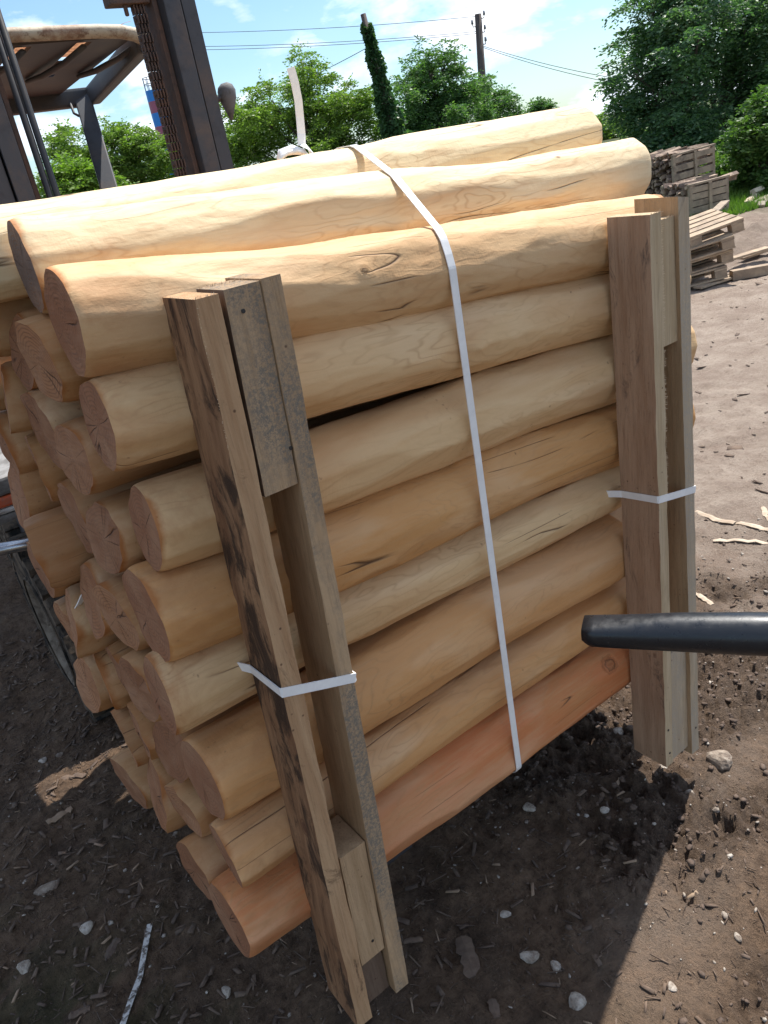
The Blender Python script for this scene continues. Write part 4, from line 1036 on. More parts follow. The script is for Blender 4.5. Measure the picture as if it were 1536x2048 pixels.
tree('bush', 'bright green bush low at the left, under the leaning roof pillar', 'bush', [(118, 352, 26), (150, 345, 30), (185, 352, 30), (130, 378, 30), (170, 385, 34), (215, 375, 30), (105, 385, 26)], 17, 4200, 7, 0.30, 0.075, L_light, 301, 0.05, (150, 380), 0.3, 'bushes at the edge of the yard')
tree('leafy_tree', 'round feathery green tree seen between the roof pillar and the mast', 'tree', [(125, 285, 28), (150, 300, 32), (215, 268, 28), (240, 290, 42), (285, 290, 36), (325, 305, 34), (230, 330, 45), (290, 340, 48), (340, 340, 34), (185, 320, 30), (260, 370, 45), (335, 375, 30), (110, 310, 16)], 26, 9500, 8, 0.42, 0.095, L_acacia, 302, 0.16, (235, 330), 0.4)
tree('acacia_tree', 'light green acacia tree right of the mast, behind the upright strap end', 'tree', [(500, 225, 46), (470, 262, 36), (545, 200, 38), (608, 118, 22), (632, 150, 24), (600, 160, 26), (640, 195, 34), (690, 200, 40), (735, 218, 36), (560, 255, 55), (640, 255, 50), (705, 262, 46), (765, 262, 32), (490, 300, 48), (560, 315, 50), (640, 305, 50), (730, 290, 36), (455, 310, 36), (600, 205, 36)], 25, 15000, 8, 0.42, 0.090, L_acacia, 303, 0.17, (610, 280), 0.5, loose=1.15)
tree('dark_tree', 'dark green tree between the ivy covered pole and the bare pole', 'tree', [(808, 180, 26), (848, 118, 26), (830, 150, 28), (893, 108, 22), (905, 132, 18), (875, 165, 40), (835, 215, 50), (905, 205, 50), (880, 245, 60), (940, 235, 50), (800, 245, 30), (935, 175, 30), (820, 270, 36)], 30, 9800, 8, 0.42, 0.11, L_dark, 304, 0.2, (880, 230), 0.35, loose=1.2)
tree('leafy_tree', 'smaller dark tree just right of the bare utility pole', 'tree', [(985, 235, 36), (1010, 195, 22), (1020, 225, 20), (960, 200, 24), (1000, 255, 36), (968, 170, 14)], 34, 3600, 7, 0.46, 0.12, L_dark, 305, 0.14, (990, 240), 0.3)
tree('leafy_tree', 'tiny far treetop just above the highest log end', 'tree', [(1068, 212, 12), (1085, 208, 12), (1102, 212, 9), (1080, 222, 18)], 70, 700, 6, 0.7, 0.24, L_dark, 306, 0.15, (1082, 230), 0.1)
tree('leafy_tree', 'small tree in the gap between the highest log and the big dark trees', 'tree', [(1205, 238, 13), (1200, 262, 20), (1225, 268, 24), (1250, 275, 24), (1215, 290, 30)], 46, 2200, 6, 0.55, 0.16, L_acacia, 307, 0.12, (1215, 280), 0.2)
tree('big_tree', 'tall dark tree left of the pair at the upper right, behind the firewood crates', 'tree', [(1268, 145, 36), (1290, 95, 42), (1275, 195, 34), (1262, 225, 22), (1330, 45, 48), (1300, 20, 36), (1350, 110, 52), (1325, 170, 52), (1305, 225, 44), (1370, 200, 50), (1350, 265, 46), (1375, -20, 60), (1400, 60, 52), (1320, 300, 40), (1385, 285, 44)], 21, 8200, 8, 0.46, 0.105, L_big, 308, 0.22, (1362, 250), 0.9, loose=1.25)
tree('big_tree', 'tall dark tree in the upper right corner, behind the bushes', 'tree', [(1440, 20, 60), (1490, 60, 60), (1530, 20, 60), (1440, 110, 52), (1495, 140, 52), (1550, 110, 60), (1430, 190, 50), (1480, 215, 50), (1550, 180, 55), (1440, 260, 46), (1500, 270, 46), (1450, -50, 60), (1540, -50, 60), (1610, 60, 70), (1620, 160, 70), (1420, 310, 40), (1470, 320, 40)], 23, 9800, 8, 0.46, 0.11, L_big, 309, 0.24, (1448, 250), 0.9, loose=1.25)
tree('bush', 'lighter green bush at the right edge, in front of the big trees', 'bush', [(1530, 200, 26), (1515, 245, 30), (1540, 260, 40), (1490, 290, 34), (1530, 315, 50), (1485, 335, 36), (1570, 300, 60), (1560, 370, 50), (1580, 230, 50)], 15.5, 6500, 7, 0.30, 0.085, L_bush, 310, 0.08, (1530, 340), 0.4, 'bushes at the edge of the yard')
tree('bush', 'small bright bush right behind the firewood crates', 'bush', [(1420, 325, 18), (1440, 340, 22), (1415, 355, 22), (1450, 362, 20), (1470, 350, 18), (1435, 318, 12)], 16.5, 2200, 6, 0.24, 0.08, L_light, 311, 0.05, (1432, 360), 0.2, 'bushes at the edge of the yard')

# ------------------------------------------------------------------ poles, wires, chimney
def pole(px, d, ztop, r0, r1, lean_px, name, label):
    b = at(lean_px[0], lean_px[1], d=d); t = at(px[0], px[1], d=d)
    dirv = (t - b).normalized(); base = t - dirv * ((t.z + 0.3) / dirv.z)
    root = empty(name, base, label, 'pole', 'wooden poles in the distance')
    MB().tube([base, base + (t - base) * 0.5, t], [r0, (r0 + r1) / 2, r1], 14).build('post', M_pole, root, smooth=True)
    return root, base, t
up, ub, ut = pole((956, 28), 38, 6, 0.21, 0.14, (969, 235), 'utility_pole', 'bare brown utility pole carrying wires, right of the dark tree')
def onp(b, t, py):   # point on the pole at the picture height py
    lo, hi = 0.0, 1.0
    for _ in range(30):
        mm = (lo + hi) / 2; q = ROT.T @ (np.array(b + (t - b) * mm) - CAM); yy = CY + F * q[1] / q[2]
        if yy > py: lo = mm
        else: hi = mm
    return b + (t - b) * lo
for py, sx_ in ((38, 1), (52, -1), (66, 1), (90, 1)):
    p = onp(ub, ut, py); sd2 = Vector((0.79, -0.59, 0)) * sx_
    mb = MB(); mb.tube([p + sd2 * 0.1, p + sd2 * 0.24, p + sd2 * 0.26 + Vector((0, 0, 0.12))], 0.022, 6); mb.build('bracket', M_pole, up)
    MB().tube([p + sd2 * 0.26 + Vector((0, 0, 0.10)), p + sd2 * 0.26 + Vector((0, 0, 0.26))], [0.055, 0.04], 8).build('insulator', M_ins, up, smooth=True)
ip, ib, it = pole((726, 28), 23, 6, 0.13, 0.07, (784, 255), 'ivy_pole', 'leaning old pole overgrown with ivy, left of the dark tree')
r_ = np.random.default_rng(5); P = []; D = []
Bv, Tv = np.array(ib), np.array(it)
n_ = 11000; t_ = r_.uniform(0, 1, n_) ** 1.25 * 0.95; ang0 = r_.uniform(0, 2 * np.pi, n_); wdt = (0.72 * (1 - t_) ** 1.7 + 0.05) * (0.45 + 1.1 * np.abs(vnoise(t_ * 22, ang0 * 0.9, seed=3))) + 0.05
ang = ang0; rad_ = wdt * np.sqrt(r_.uniform(0.25, 1, n_))
Pp = Bv + (Tv - Bv) * t_[:, None] + np.stack([np.cos(ang) * rad_, np.sin(ang) * rad_, r_.uniform(-.1, .1, n_)], 1)
Dd = np.stack([np.cos(ang), np.sin(ang), -0.6 + r_.normal(size=n_) * 0.4], 1)
V, Fq = leaf_quads(Pp - Bv, Dd, 0.10, 0.8, 6)
link('ivy', np_mesh('ivy', V, Fq), L_ivy, ip)
def wire(a, b, sag, label, r=0.011):
    a = Vector(a); b = Vector(b); pts = []
    for k in range(25):
        t = k / 24; p = a + (b - a) * t; p.z -= sag * 4 * t * (1 - t); pts.append(p)
    mb = MB(); mb.tube(pts, r, 5); o = mb.build('overhead_wire', M_wire, None, origin=a)
    tag(o, label, 'wire', 'overhead wires'); return o
for py, py2, lab in ((38, 60, 'top one of the three wires running left from the utility pole'), (68, 96, 'middle one of the three wires running left from the utility pole'), (72, 106, 'lowest of the three wires running left from the utility pole')):
    p = onp(ub, ut, py); e = at(-260, py2 - 30 + (10 if py < 50 else 0), d=46)
    q = at(420, py2 + (6 if py < 50 else 3), d=42)
    wire(p + Vector((-.1, 0, .1)), e, 0.55, lab)
p = onp(ub, ut, 90)
wire(p, at(1700, 190, d=30), 0.5, 'upper wire running right from the utility pole to the big trees')
wire(p + Vector((0, 0, -0.05)), at(1700, 205, d=30), 0.55, 'lower wire running right from the utility pole to the big trees')
wire(at(735, 95, d=23), at(470, 215, d=34), 0.1, 'thin stay wire slanting down left from the ivy covered pole', 0.009)

cr_ = empty('factory_chimney', at(309, 200, d=120).xy.to_3d(), 'distant blue and red banded chimney with a railing on top, seen left of the mast', 'chimney')
D_ = 120
top = at(309, 180, d=D_); cxy = Vector((top.x, top.y, 0))
def zat(py): return at(312, py, d=D_).z
bands = [(180, 203, M_blue), (203, 227, M_red), (227, 255, M_blue), (255, 280, M_red)]
for (a, b, m_) in bands:
    za, zb = zat(a), zat(b)
    MB().tube([(cxy.x, cxy.y, zb), (cxy.x, cxy.y, za)], 1.25, 28).build('band', m_, cr_, smooth=False)
MB().tube([(cxy.x, cxy.y, 0), (cxy.x, cxy.y, zat(280))], 1.25, 28).build('shaft', M_blue, cr_)
mb = MB(); zt = zat(180)
for k in range(10):
    a = 2 * math.pi * k / 10; mb.tube([(cxy.x + 1.2 * math.cos(a), cxy.y + 1.2 * math.sin(a), zt), (cxy.x + 1.2 * math.cos(a), cxy.y + 1.2 * math.sin(a), zt + 1.5)], 0.05, 5)
for h_ in (0.75, 1.5):
    mb.tube([(cxy.x + 1.2 * math.cos(2 * math.pi * k / 24), cxy.y + 1.2 * math.sin(2 * math.pi * k / 24), zt + h_) for k in range(25)], 0.05, 5, cap=False)
mb.build('railing', M_ins, cr_)

# ------------------------------------------------------------------ firewood crates and their wood
def dupe(o, loc, rot, label=None, group=None):
    c_ = o.copy(); COL.objects.link(c_); c_.location = loc; c_.rotation_euler = rot
    if label: c_['label'] = label
    if group: c_['group'] = group
    for ch in list(o.children):
        d_ = ch.copy(); COL.objects.link(d_); d_.parent = c_
    return c_
fw0 = None
def firewood_proto(seed):
    mb = MB(); r = random.Random(seed); Lh = 0.25; pts = []
    n = r.choice((3, 4, 4)); base = [(math.cos(2 * math.pi * k / n + r.uniform(-.3, .3)) * 0.040, math.sin(2 * math.pi * k / n + r.uniform(-.3, .3)) * 0.034) for k in range(n)]
    for i in range(4):
        x_ = -Lh + 2 * Lh * i / 3
        for (a, b) in base: mb.v.append((x_, a * r.uniform(.85, 1.1), b * r.uniform(.85, 1.1)))
    for i in range(3):
        for k in range(n): mb.f.append((i * n + k, i * n + (k + 1) % n, (i + 1) * n + (k + 1) % n, (i + 1) * n + k))
    mb.f.append(tuple(range(n))); mb.f.append(tuple(3 * n + n - 1 - k for k in range(n)))
    o = mb.build('split_firewood', M_fire); return o
protos = [firewood_proto(k) for k in range(5)]
used = set()
def crate(c, yaw, W, Dp, Hh, tilt, label, wlabel, wgroup, seed):
    root = empty('firewood_crate', c, label, 'crate', 'slatted firewood crates')
    root.rotation_euler = (tilt[0], tilt[1], yaw)
    r = random.Random(seed)
    def b(name, a, e, ry=0):
        mb = MB(); mb.box(a, e); me_parent = root
        o = mb.build(name, M_crate, None, bevel=0.003); o.parent = root; return o
    for sx_ in (-1, 1):
        for sy_ in (-1, 1): b('post', (sx_ * W / 2 - .025, sy_ * Dp / 2 - .025, 0), (sx_ * W / 2 + .025, sy_ * Dp / 2 + .025, Hh))
    b('post', (-.02, -Dp / 2 - .052, 0), (.03, -Dp / 2 - .028, Hh))
    nsl = 5
    for k in range(nsl):
        z = 0.05 + (Hh - 0.12) * k / (nsl - 1); hh = (Hh / nsl) * r.uniform(0.66, 0.86)
        b('slat', (-W / 2, -Dp / 2 - .027, z - hh * .4), (W / 2, -Dp / 2 - .010, z + hh * .6))
        b('slat', (W / 2 + .027, -Dp / 2, z - hh * .3), (W / 2 + .042, Dp / 2, z + hh * .3))
        b('slat', (-W / 2, Dp / 2 + .027, z - hh * .3), (W / 2, Dp / 2 + .042, z + hh * .3))
    b('top_rail', (-W / 2 - .04, -Dp / 2 - .03, Hh + .002), (W / 2 + .04, -Dp / 2 + .02, Hh + .03)); b('top_rail', (-W / 2 - .04, Dp / 2 - .02, Hh + .002), (W / 2 + .04, Dp / 2 + .03, Hh + .03))
    M4 = Matrix.Translation(c) @ Matrix.Rotation(yaw, 4, 'Z') @ Matrix.Rotation(tilt[1], 4, 'Y') @ Matrix.Rotation(tilt[0], 4, 'X')
    # pieces show on the open left side and on top
    k = 0
    for iy in range(int(Dp / 0.085)):
        for iz in range(int(Hh / 0.075) + 1):
            for ix in range(1):
                y_ = -Dp / 2 + 0.05 + iy * 0.085 + r.uniform(-.015, .015); z_ = 0.05 + iz * 0.075 + r.uniform(-.012, .012)
                x_ = -W / 2 + 0.22 + r.uniform(-.06, .05)
                place(M4, (x_, y_, z_), (r.uniform(-3, 3), r.uniform(-.12, .12), r.uniform(-.18, .18)), wlabel, wgroup, r); k += 1
    for ix in range(int(W / 0.5) + 1):
        for iy in range(int(Dp / 0.09)):
            place(M4, (-W / 2 + 0.25 + ix * 0.42 + r.uniform(-.05, .05), -Dp / 2 + 0.06 + iy * 0.09, Hh + r.uniform(-.05, .02)), (r.uniform(-3, 3), r.uniform(-.15, .15), r.uniform(-.35, .35)), wlabel, wgroup, r)
    for iz in range(3): # pieces seen through the gaps of the slats
        for ix in range(3):
            place(M4, (-W / 2 + 0.3 + ix * (W - .5) / 2, -Dp / 2 + 0.05, 0.12 + iz * Hh / 3.2), (r.uniform(-3, 3), r.uniform(-.3, .3), r.uniform(-.1, .1)), wlabel, wgroup, r)
def place(M4, p, e, lab, grp, r):
    from mathutils import Euler
    k = r.randrange(5); o = protos[k]
    if k not in used: used.add(k); c_ = o
    else:
        c_ = o.copy(); COL.objects.link(c_)
    c_.matrix_world = M4 @ Matrix.Translation(p) @ Euler(e).to_matrix().to_4x4()
    tag(c_, lab, 'firewood', grp)
yaw = math.radians(-14)
lo_c = at(1410, 437, z=G0)
crate((lo_c.x + 0.15, lo_c.y + 0.25, G0), yaw - 0.1, 0.62, 0.6, 0.50, (0, -0.03), 'lower slatted firewood crate standing on the grass verge', 'split firewood piece packed in the lower crate', 'firewood in the lower crate', 5)
up_c = at(1345, 388, d=14.6)
crate((up_c.x, up_c.y, max(0.0, up_c.z)), yaw + 0.05, 0.82, 0.95, 0.62, (0, -0.04), 'upper leaning firewood crate behind the lower one, under the dark trees', 'split firewood piece packed in the upper leaning crate', 'firewood in the upper crate', 6)
crate((up_c.x - 0.05, up_c.y + 0.1, G0), yaw, 0.95, 0.95, max(0.2, up_c.z - G0 - 0.04), (0, 0), 'dark firewood crate that carries the upper leaning one', 'split firewood piece packed in the crate beneath the leaning one', 'firewood in the bottom crate', 7)

# ------------------------------------------------------------------ pallets
def make_pallet(label):
    root = empty('pallet', (0, 0, 0), label, 'pallet', 'worn pallets piled beside the road')
    Lx, Ly = 0.9, 0.7
    def b(name, a, e):
        mb = MB(); mb.box(a, e); o = mb.build(name, M_pallet, None, bevel=0.002); o.parent = root
    for k in range(5):
        y0 = -Ly / 2 + k * (Ly - 0.11) / 4; b('deck_board', (-Lx / 2, y0, 0.122), (Lx / 2, y0 + 0.11, 0.144))
    for k in range(3):
        x0 = -Lx / 2 + k * (Lx - 0.12) / 2; b('stringer_board', (x0, -Ly / 2, 0.100), (x0 + 0.12, Ly / 2, 0.1205))
        for j in range(3):
            y0 = -Ly / 2 + j * (Ly - 0.11) / 2; b('block', (x0 + 0.005, y0, 0.0225), (x0 + 0.115, y0 + 0.11, 0.0985))
    for j in range(3):
        y0 = -Ly / 2 + j * (Ly - 0.10) / 2; b('bottom_board', (-Lx / 2, y0, 0.0), (Lx / 2, y0 + 0.10, 0.021))
    return root
pc = at(1388, 570, z=G0)
PR = Vector((pc.x - 0.05, pc.y + 0.25, G0))
ryaw = math.radians(-38)
p0 = make_pallet('lowest pallet of the leaning pile beside the road')
labs = ['middle pallet of the leaning pile beside the road', 'top pallet of the leaning pile, tilted up to the right']
p0.location = PR + Vector((0, 0, 0.01)); p0.rotation_euler = (0.0, -0.10, ryaw)
p0.scale = (1, 1, 0.8)
labs = ['second pallet from the bottom of the leaning pile', 'third pallet from the bottom of the leaning pile', 'top pallet of the leaning pile, tilted up to the right']
for k in range(3):
    off = (k + 1) * 0.05
    dupe(p0, PR + Vector((0.9 * off - 0.03 * (k % 2), -0.5 * off, 0.135 + k * 0.128)), (0.03 * k, -0.12 - 0.03 * k, ryaw + (0.05, -0.06, 0.04)[k]), labs[k])
def board(a, b, w_, h_, m_, name, label, cat, group=None):
    a = Vector(a); b = Vector(b); X = (b - a).normalized(); Y = Vector((0, 0, 1)).cross(X).normalized(); Z = X.cross(Y)
    mb = MB(); mb.obox((0, 0, 0), ((b - a).length, w_, h_)); o = mb.build(name, m_, None, bevel=0.003)
    M4 = Matrix((X, Y, Z)).transposed().to_4x4(); M4.translation = (a + b) / 2; o.matrix_world = M4
    return tag(o, label, cat, group)
def gp(px, py, h=0.0):
    p = at(px, py, z=G0); return Vector((p.x, p.y, gz(p.x, p.y) + h))
board(gp(1462, 560, 0.05), gp(1560, 543, 0.05), 0.09, 0.09, M_pallet, 'timber_beam', 'squared timber beam lying on the road in front of the pallets', 'beam')
board(gp(1440, 545, 0.10), gp(1536, 520, 0.12), 0.10, 0.022, M_pallet, 'loose_board', 'loose pale board lying across the beam behind, right of the pallets', 'board', 'loose boards near the pallets')
board(gp(1480, 528, 0.05), gp(1575, 505, 0.10), 0.10, 0.022, M_pallet, 'loose_board', 'furthest loose board right of the pallets', 'board', 'loose boards near the pallets')
board(gp(1395, 580, 0.03), gp(1470, 556, 0.03), 0.10, 0.022, M_pallet, 'loose_board', 'loose board nearest to the stake, in front of the pallets', 'board', 'loose boards near the pallets')
board(gp(1400, 520, 0.35), gp(1450, 470, 0.5), 0.10, 0.022, M_crate, 'loose_board', 'loose board leaning on top of the pallet pile', 'board', 'loose boards near the pallets')
# pale split logs on the verge
sl_l = ['leftmost pale split log lying at the road edge on the right', 'pale split log lying on top of the small heap at the right', 'front split log of the small heap at the right', 'long pale split log pointing right on the small heap', 'last pale split log at the right edge of the photo', 'short chunk of pale wood under the small heap']
for k, (a, b) in enumerate((((1492, 413), (1512, 398)), ((1505, 400), (1522, 394)), ((1508, 412), (1530, 408)), ((1520, 404), (1560, 400)), ((1528, 412), (1580, 404)), ((1515, 418), (1530, 416)))):
    A, B = gp(*a, 0.05 + 0.07 * (k == 1)), gp(*b, 0.06 + 0.07 * (k == 1)); r = random.Random(k)
    if (B - A).length > 1.0: B = A + (B - A).normalized() * 0.8
    mb = MB(); mb.tube([A, (A + B) / 2, B], [0.055, 0.07, 0.06], 5, flat=0.8); o = mb.build('split_log', M_splitpale, None, origin=A); tag(o, sl_l[k], 'split log', 'pale split logs on the verge')

# ------------------------------------------------------------------ litter on the ground
def stone_mesh(mb, c, s, r, n1=8, n2=6):
    ph = r.uniform(0, 9); b0 = len(mb.v); sx_, sy_, sz_ = s * r.uniform(.8, 1.35), s * r.uniform(.7, 1.1), s * r.uniform(.4, .8); ya = r.uniform(0, 6.3)
    for i in range(n2 + 1):
        th = math.pi * i / n2
        for k in range(n1):
            f = 2 * math.pi * k / n1
            d_ = 1 + 0.12 * math.sin(3 * f + ph) + 0.08 * math.sin(2 * th + ph * 2 + 2 * f) + r.uniform(-.06, .06)
            x_, y_, z_ = sx_ * math.sin(th) * math.cos(f) * d_, sy_ * math.sin(th) * math.sin(f) * d_, sz_ * math.cos(th) * (1 + r.uniform(-.1, .1))
            mb.v.append((c[0] + x_ * math.cos(ya) - y_ * math.sin(ya), c[1] + x_ * math.sin(ya) + y_ * math.cos(ya), c[2] + z_))
    for i in range(n2):
        for k in range(n1):
            k2 = (k + 1) % n1; mb.f.append((b0 + i * n1 + k, b0 + (i + 1) * n1 + k, b0 + (i + 1) * n1 + k2, b0 + i * n1 + k2))
STONES = [(1440, 1527, 30, 'largest round pale stone, half sunk in the mud right of the stake'), (1238, 1478, 16, 'white stone on the mud directly left of the right stake foot'),
          (1010, 1835, 13, 'white angular stone in the shade under the middle of the bundle'), (1112, 1938, 14, 'grey pebble in the shade near the bottom middle'),
          (1062, 1925, 18, 'larger chalky stone beside the grey pebble near the bottom middle'), (1155, 2015, 22, 'long white stone at the bottom edge, left of the shadow line'),
          (1345, 1982, 9, 'small white stone in the sun at the bottom, right of the shadow line'), (1210, 1640, 14, 'grey stone in the dark mud below the right stake'),
          (100, 1790, 22, 'flat grey stone with a dark spot in the shade at the left'), (85, 1518, 10, 'small pale stone in the shade left of the tyre print'),
          (55, 1945, 16, 'pale flat stone at the lower left edge'), (180, 1870, 14, 'grey round stone left of the dirty white strip'),
          (1475, 1890, 9, 'small white chip of stone in the sun at the lower right'), (1430, 1630, 10, 'white stone at the edge of the dark clods, right of the stake foot'),
          (1450, 1840, 8, 'tiny white stone among clods at the right edge'), (1060, 1630, 14, 'pale crumbly stone behind the band end, under the lowest log'),
          (1325, 1540, 10, 'small white stone just right of the right stake foot'), (1380, 1600, 9, 'narrow white stone on the sunlit mud below the stake'),
          (120, 1510, 9, 'pale stone left of the lowest rear log'), (455, 1990, 13, 'grey stone at the bottom, left of the foot of the left stake')]
for k, (px, py, rp, lab) in enumerate(STONES):
    g = gp(px, py); dist = (g - Vector(CAM)).length; s = rp / F * dist * 0.72; r = random.Random(900 + k)
    mb = MB(); stone_mesh(mb, (g.x, g.y, g.z + s * 0.18), s, r, 12, 8)
    o = mb.build('stone', M_stone_muddy if k in (0, 8, 18) else M_stone, None, smooth=False, origin=(g.x, g.y, g.z)); tag(o, lab, 'stone', 'pale stones on the mud')
# gravel and wood chips: uncountable
def scatter(n, seed, box, power=1.0):
    r = np.random.default_rng(seed); return r.uniform(box[0], box[1], n), r.uniform(box[2], box[3], n), r
def pebble_field(n, seed, box, s0, s1, name, m_, label, cat, keep=None):
    x, y, r = scatter(n, seed, box)
    if keep is not None: k_ = keep(x, y, r); x, y = x[k_], y[k_]
    n = len(x); z = height(x, y); s = s0 * (s1 / s0) ** (r.uniform(0, 1, n) ** 2.8)
    oct_ = np.array([[1, 0, 0], [0.3, 0.9, 0], [-0.8, 0.5, 0], [-0.7, -0.6, 0.1], [0.4, -0.9, 0], [0.1, 0.1, 0.65], [0.55, 0.35, 0.5], [-0.4, -0.2, 0.55], [0, 0, -0.5]])
    fc = np.array([[0, 1, 6], [1, 2, 5], [2, 3, 7], [3, 4, 7], [4, 0, 6], [6, 1, 5], [5, 2, 7], [7, 4, 5], [5, 4, 6], [1, 0, 8], [2, 1, 8], [3, 2, 8], [4, 3, 8], [0, 4, 8]])
    a = r.uniform(0, 2 * np.pi, n); ca_, sa = np.cos(a), np.sin(a)
    sc = s[:, None] * r.uniform(0.65, 1.35, (n, 3)) * np.array([1, .85, .75]); V = oct_[None] * sc[:, None, :] * r.uniform(.85, 1.15, (n, len(oct_), 1))
    X_ = V[..., 0] * ca_[:, None] - V[..., 1] * sa[:, None] + x[:, None]; Y_ = V[..., 0] * sa[:, None] + V[..., 1] * ca_[:, None] + y[:, None]; Z_ = V[..., 2] + z[:, None] + s[:, None] * 0.1
    V = np.stack([X_, Y_, Z_], -1).reshape(-1, 3); Fq = (fc[None] + (np.arange(n) * len(oct_))[:, None, None]).reshape(-1, 3)
    o = link(name, np_mesh(name, V, Fq), m_); return tag(o, label, cat, None, 'stuff')
pebble_field(9000, 71, (-0.6, 2.8, -0.75, 2.3), 0.0010, 0.0095, 'gravel', M_stone, 'scattered pale gravel pressed into the mud', 'gravel', lambda x, y, r: r.uniform(0, 1, len(x)) < 0.35 + 0.5 * (x > 0.9))
pebble_field(14000, 72, (0.7, 2.7, -0.75, 0.9), 0.0016, 0.012, 'mud_crumbs', M_ground if False else simple('mud_crumb', (0.085, 0.058, 0.043), 0.95, 0, (0.13, 0.09, 0.066), 20, 0.4, 0.6, 0.8, 0.003), 'loose dark crumbs of churned mud', 'mud crumbs', lambda x, y, r: r.uniform(0, 1, len(x)) < mudmask(x, y) * 1.1)
def chip_field(n, seed, box, l0, l1, name, m_, label, cat, keep=None, asp=0.25):
    x, y, r = scatter(n, seed, box)
    if keep is not None: k_ = keep(x, y, r); x, y = x[k_], y[k_]
    n = len(x); z = height(x, y); l = l0 * (l1 / l0) ** (r.uniform(0, 1, n) ** 2.3); w_ = l * r.uniform(0.3, 1.6, n) * asp; t = np.minimum(0.003, l * 0.12)
    a = r.uniform(0, 2 * np.pi, n); u = np.stack([np.cos(a), np.sin(a), r.normal(0, .16, n)], 1); v = np.stack([-np.sin(a), np.cos(a), r.normal(0, .22, n)], 1); nn = np.cross(u, v)
    c_ = np.stack([x, y, z + 0.0025], 1)
    j = lambda: r.uniform(.55, 1.15, (n, 1))
    q = [c_ - u * l[:, None] / 2 * j() - v * w_[:, None] / 2 * j(), c_ + u * l[:, None] / 2 * j() - v * w_[:, None] / 2 * j(), c_ + u * l[:, None] / 2 * j() + v * w_[:, None] / 2 * j(), c_ - u * l[:, None] / 2 * j() + v * w_[:, None] / 2 * j()]
    V = np.stack(q + [p + nn * t[:, None] for p in q], 1).reshape(-1, 3)
    fc = np.array([[3, 2, 1, 0], [4, 5, 6, 7], [0, 1, 5, 4], [1, 2, 6, 5], [2, 3, 7, 6], [3, 0, 4, 7]])
    Fq = (fc[None] + (np.arange(n) * 8)[:, None, None]).reshape(-1, 4)
    o = link(name, np_mesh(name, V, Fq), m_); return tag(o, label, cat, None, 'stuff')
lk = lambda x, y, r: r.uniform(0, 1, len(x)) < np.clip(1.15 - 0.75 * x, 0.10, 1.0)
chip_field(17000, 81, (-0.7, 2.6, -0.7, 2.4), 0.005, 0.045, 'wood_chips', M_chip, 'brown bark chips and wood litter trodden into the mud', 'wood chips', lk)
chip_field(2200, 82, (-0.7, 2.6, -0.7, 2.2), 0.006, 0.040, 'wood_slivers', M_chip_pale, 'pale wood slivers scattered on the mud', 'wood slivers', lk, 0.16)
chip_field(9000, 84, (-0.7, 2.2, -0.7, 2.2), 0.008, 0.05, 'root_fibres', M_chip, 'thin bark fibres and straw trodden into the mud', 'fibres', lk, 0.05)
chip_field(420, 83, (2.2, 7.5, 0.2, 4.2), 0.02, 0.10, 'road_litter', M_chip, 'dark crumbs and bark bits on the dusty road', 'road litter', None, 0.4)
# single larger bits
def bark_piece(a, b, wpx, label, m_=M_chip, name='bark_piece', cat='bark', group='larger pieces of wood on the mud', seed=0, h=0.004, curl=0.2):
    A = gp(*a, h); B = gp(*b, h); d_ = (B - A); n = 8; r = random.Random(seed)
    wv = Vector((-d_.y, d_.x, 0)).normalized() * (wpx / F * (A - Vector(CAM)).length / 2)
    mb = MB()
    for k in range(n + 1):
        t = k / n; p = A + d_ * t; wk = (0.8 if 0 < k < n else 0.55) * r.uniform(.85, 1.12)
        zz = gz(p.x, p.y) + h + 0.004 * math.sin(t * 3 + seed)
        jl = r.uniform(.7, 1.2)
        for (q, up_) in ((-jl, 0.0), (0, curl * wv.length), (1, 0.0)): mb.v.append((p.x + wv.x * q * wk, p.y + wv.y * q * wk, zz + up_))
        for (q, up_) in ((1, -.003), (-jl, -.003)): mb.v.append((p.x + wv.x * q * wk, p.y + wv.y * q * wk, zz + up_))
    for k in range(n):
        for q in range(5): mb.f.append((k * 5 + q, k * 5 + (q + 1) % 5, (k + 1) * 5 + (q + 1) % 5, (k + 1) * 5 + q))
    mb.f.append((0, 1, 2, 3, 4)); e = n * 5; mb.f.append((e + 4, e + 3, e + 2, e + 1, e))
    o = mb.build(name, m_, None, origin=A); return tag(o, label, cat, group)
bark_piece((925, 1885), (950, 1965), 38, 'broad torn slab of bark in the shade right of the left stake foot', seed=1)
bark_piece((100, 1658), (148, 1625), 20, 'splintered pale piece of wood lying in the sunlit patch at the left', M_chip_pale, seed=2)
bark_piece((285, 1768), (272, 1828), 11, 'thin bark strip standing on end left of the dirty white strip', seed=3)
bark_piece((218, 1928), (242, 1890), 20, 'small brown bark slab left of the dirty white strip', seed=4)
bark_piece((128, 1568), (178, 1562), 14, 'short dark stick in the shade at the left edge of the load', seed=5)
bark_piece((810, 1898), (848, 1890), 12, 'flat stick just right of the foot of the left stake', seed=6)
bark_piece((140, 2040), (185, 2022), 16, 'curled bark flake at the bottom left edge', seed=7)
bark_piece((985, 2010), (995, 2045), 22, 'chunk of rotten wood at the bottom edge', seed=8)
bark_piece((1195, 1622), (1208, 1606), 12, 'narrow wood splinter on the mud under the lowest log', seed=9)
bark_piece((1240, 1575), (1228, 1592), 9, 'bright little splinter left of the right stake foot', M_stick, seed=10)
bark_piece((1392, 1030), (1470, 1052), 17, 'left half of the long dry bark strip lying on the road', M_stick, seed=11, group='dry bark strips on the road')
bark_piece((1470, 1050), (1545, 1068), 15, 'right half of the long dry bark strip lying on the road', M_stick, seed=12, group='dry bark strips on the road')
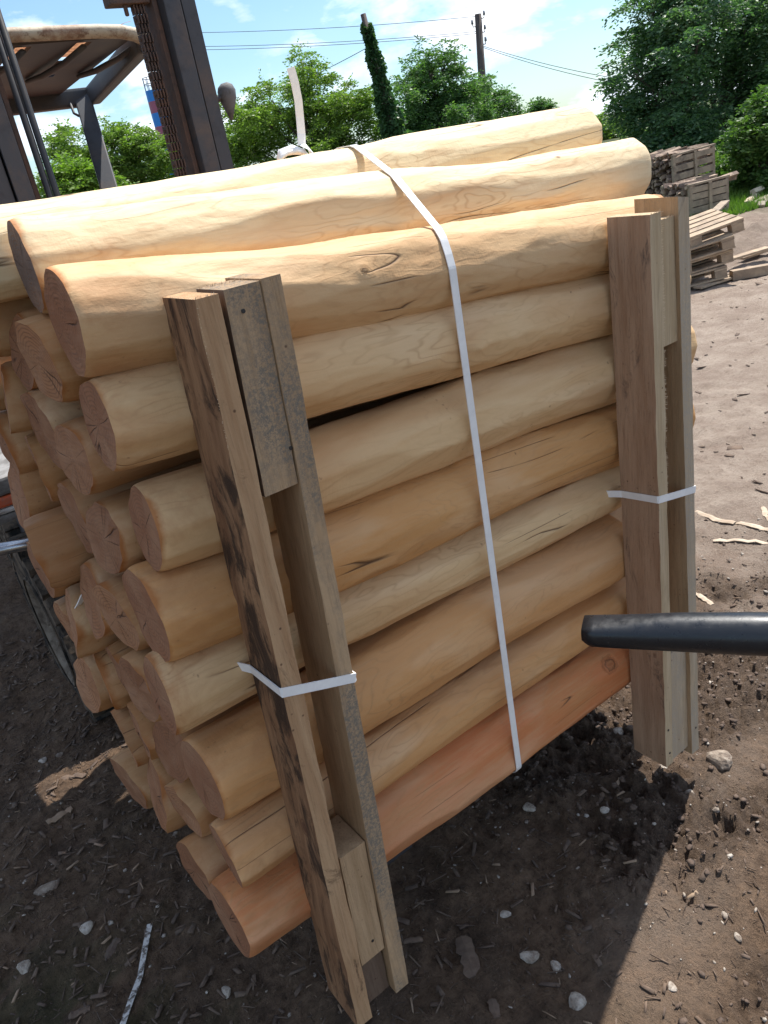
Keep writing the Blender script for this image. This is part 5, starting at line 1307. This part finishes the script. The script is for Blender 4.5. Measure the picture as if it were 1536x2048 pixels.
bark_piece((1426, 1082), (1540, 1084), 12, 'second dry bark strip lying just below the long one', M_stick, seed=13, group='dry bark strips on the road')
bark_piece((1388, 1190), (1425, 1212), 13, 'short dry bark strip behind the black pipe', M_stick, seed=14, group='dry bark strips on the road')
bark_piece((1525, 1022), (1540, 1050), 12, 'dry bark bit cut off by the right edge of the photo', M_stick, seed=15, group='dry bark strips on the road')
A_ = [gp(306, 1862, 0.006), gp(297, 1912, 0.006), gp(285, 1965, 0.006), gp(268, 2015, 0.006), gp(250, 2070, 0.006)]
o_ = ribbon('strap_scrap', A_, (1, -0.4, 0.0), 0.0135, M_strap_dirty); tag(o_, 'dirty white strip of discarded band lying on the mud at the lower left', 'strap')

# grass on the verge, blades beyond counting
def grass_field(n, seed, poly, h0, h1, label, m_):
    r = np.random.default_rng(seed); x = r.uniform(poly[0], poly[1], n); y = r.uniform(poly[2], poly[3], n)
    lim = 5.25 + 0.02 * (x - 10) + 0.35 * fbm(x * 0.8, y * 0.8, seed=51); k_ = (y > lim) & ((x * 0.45 + y) > 10.55 - 0.6 * r.uniform(0, 1, n)); x, y = x[k_], y[k_]; n = len(x)
    z = height(x, y) + 0.5 * sstep(14, 40, x + y - 6); h = r.uniform(h0, h1, n) * (0.6 + 0.8 * sstep(0, 3, y - 6.2)); a = r.uniform(0, 6.3, n); w_ = 0.012
    lx, ly = r.normal(0, .35, n) * h, r.normal(0, .35, n) * h
    A = np.stack([x - w_ * np.cos(a), y - w_ * np.sin(a), z], 1); B = np.stack([x + w_ * np.cos(a), y + w_ * np.sin(a), z], 1); C = np.stack([x + lx, y + ly, z + h], 1)
    V = np.stack([A, B, C], 1).reshape(-1, 3); o = link('grass', np_mesh('grass', V, np.arange(3 * n).reshape(n, 3)), m_); tag(o, label, 'grass', None, 'stuff')
L_grass = leaf_mat('leaves_grass', (0.08, 0.17, 0.025), (0.17, 0.27, 0.05), 0.4)
grass_field(90000, 91, (9.5, 18.5, 4.9, 12), 0.08, 0.26, 'green grass and weeds along the far verge of the road', L_grass)
print('OBJECTS', len(bpy.data.objects))
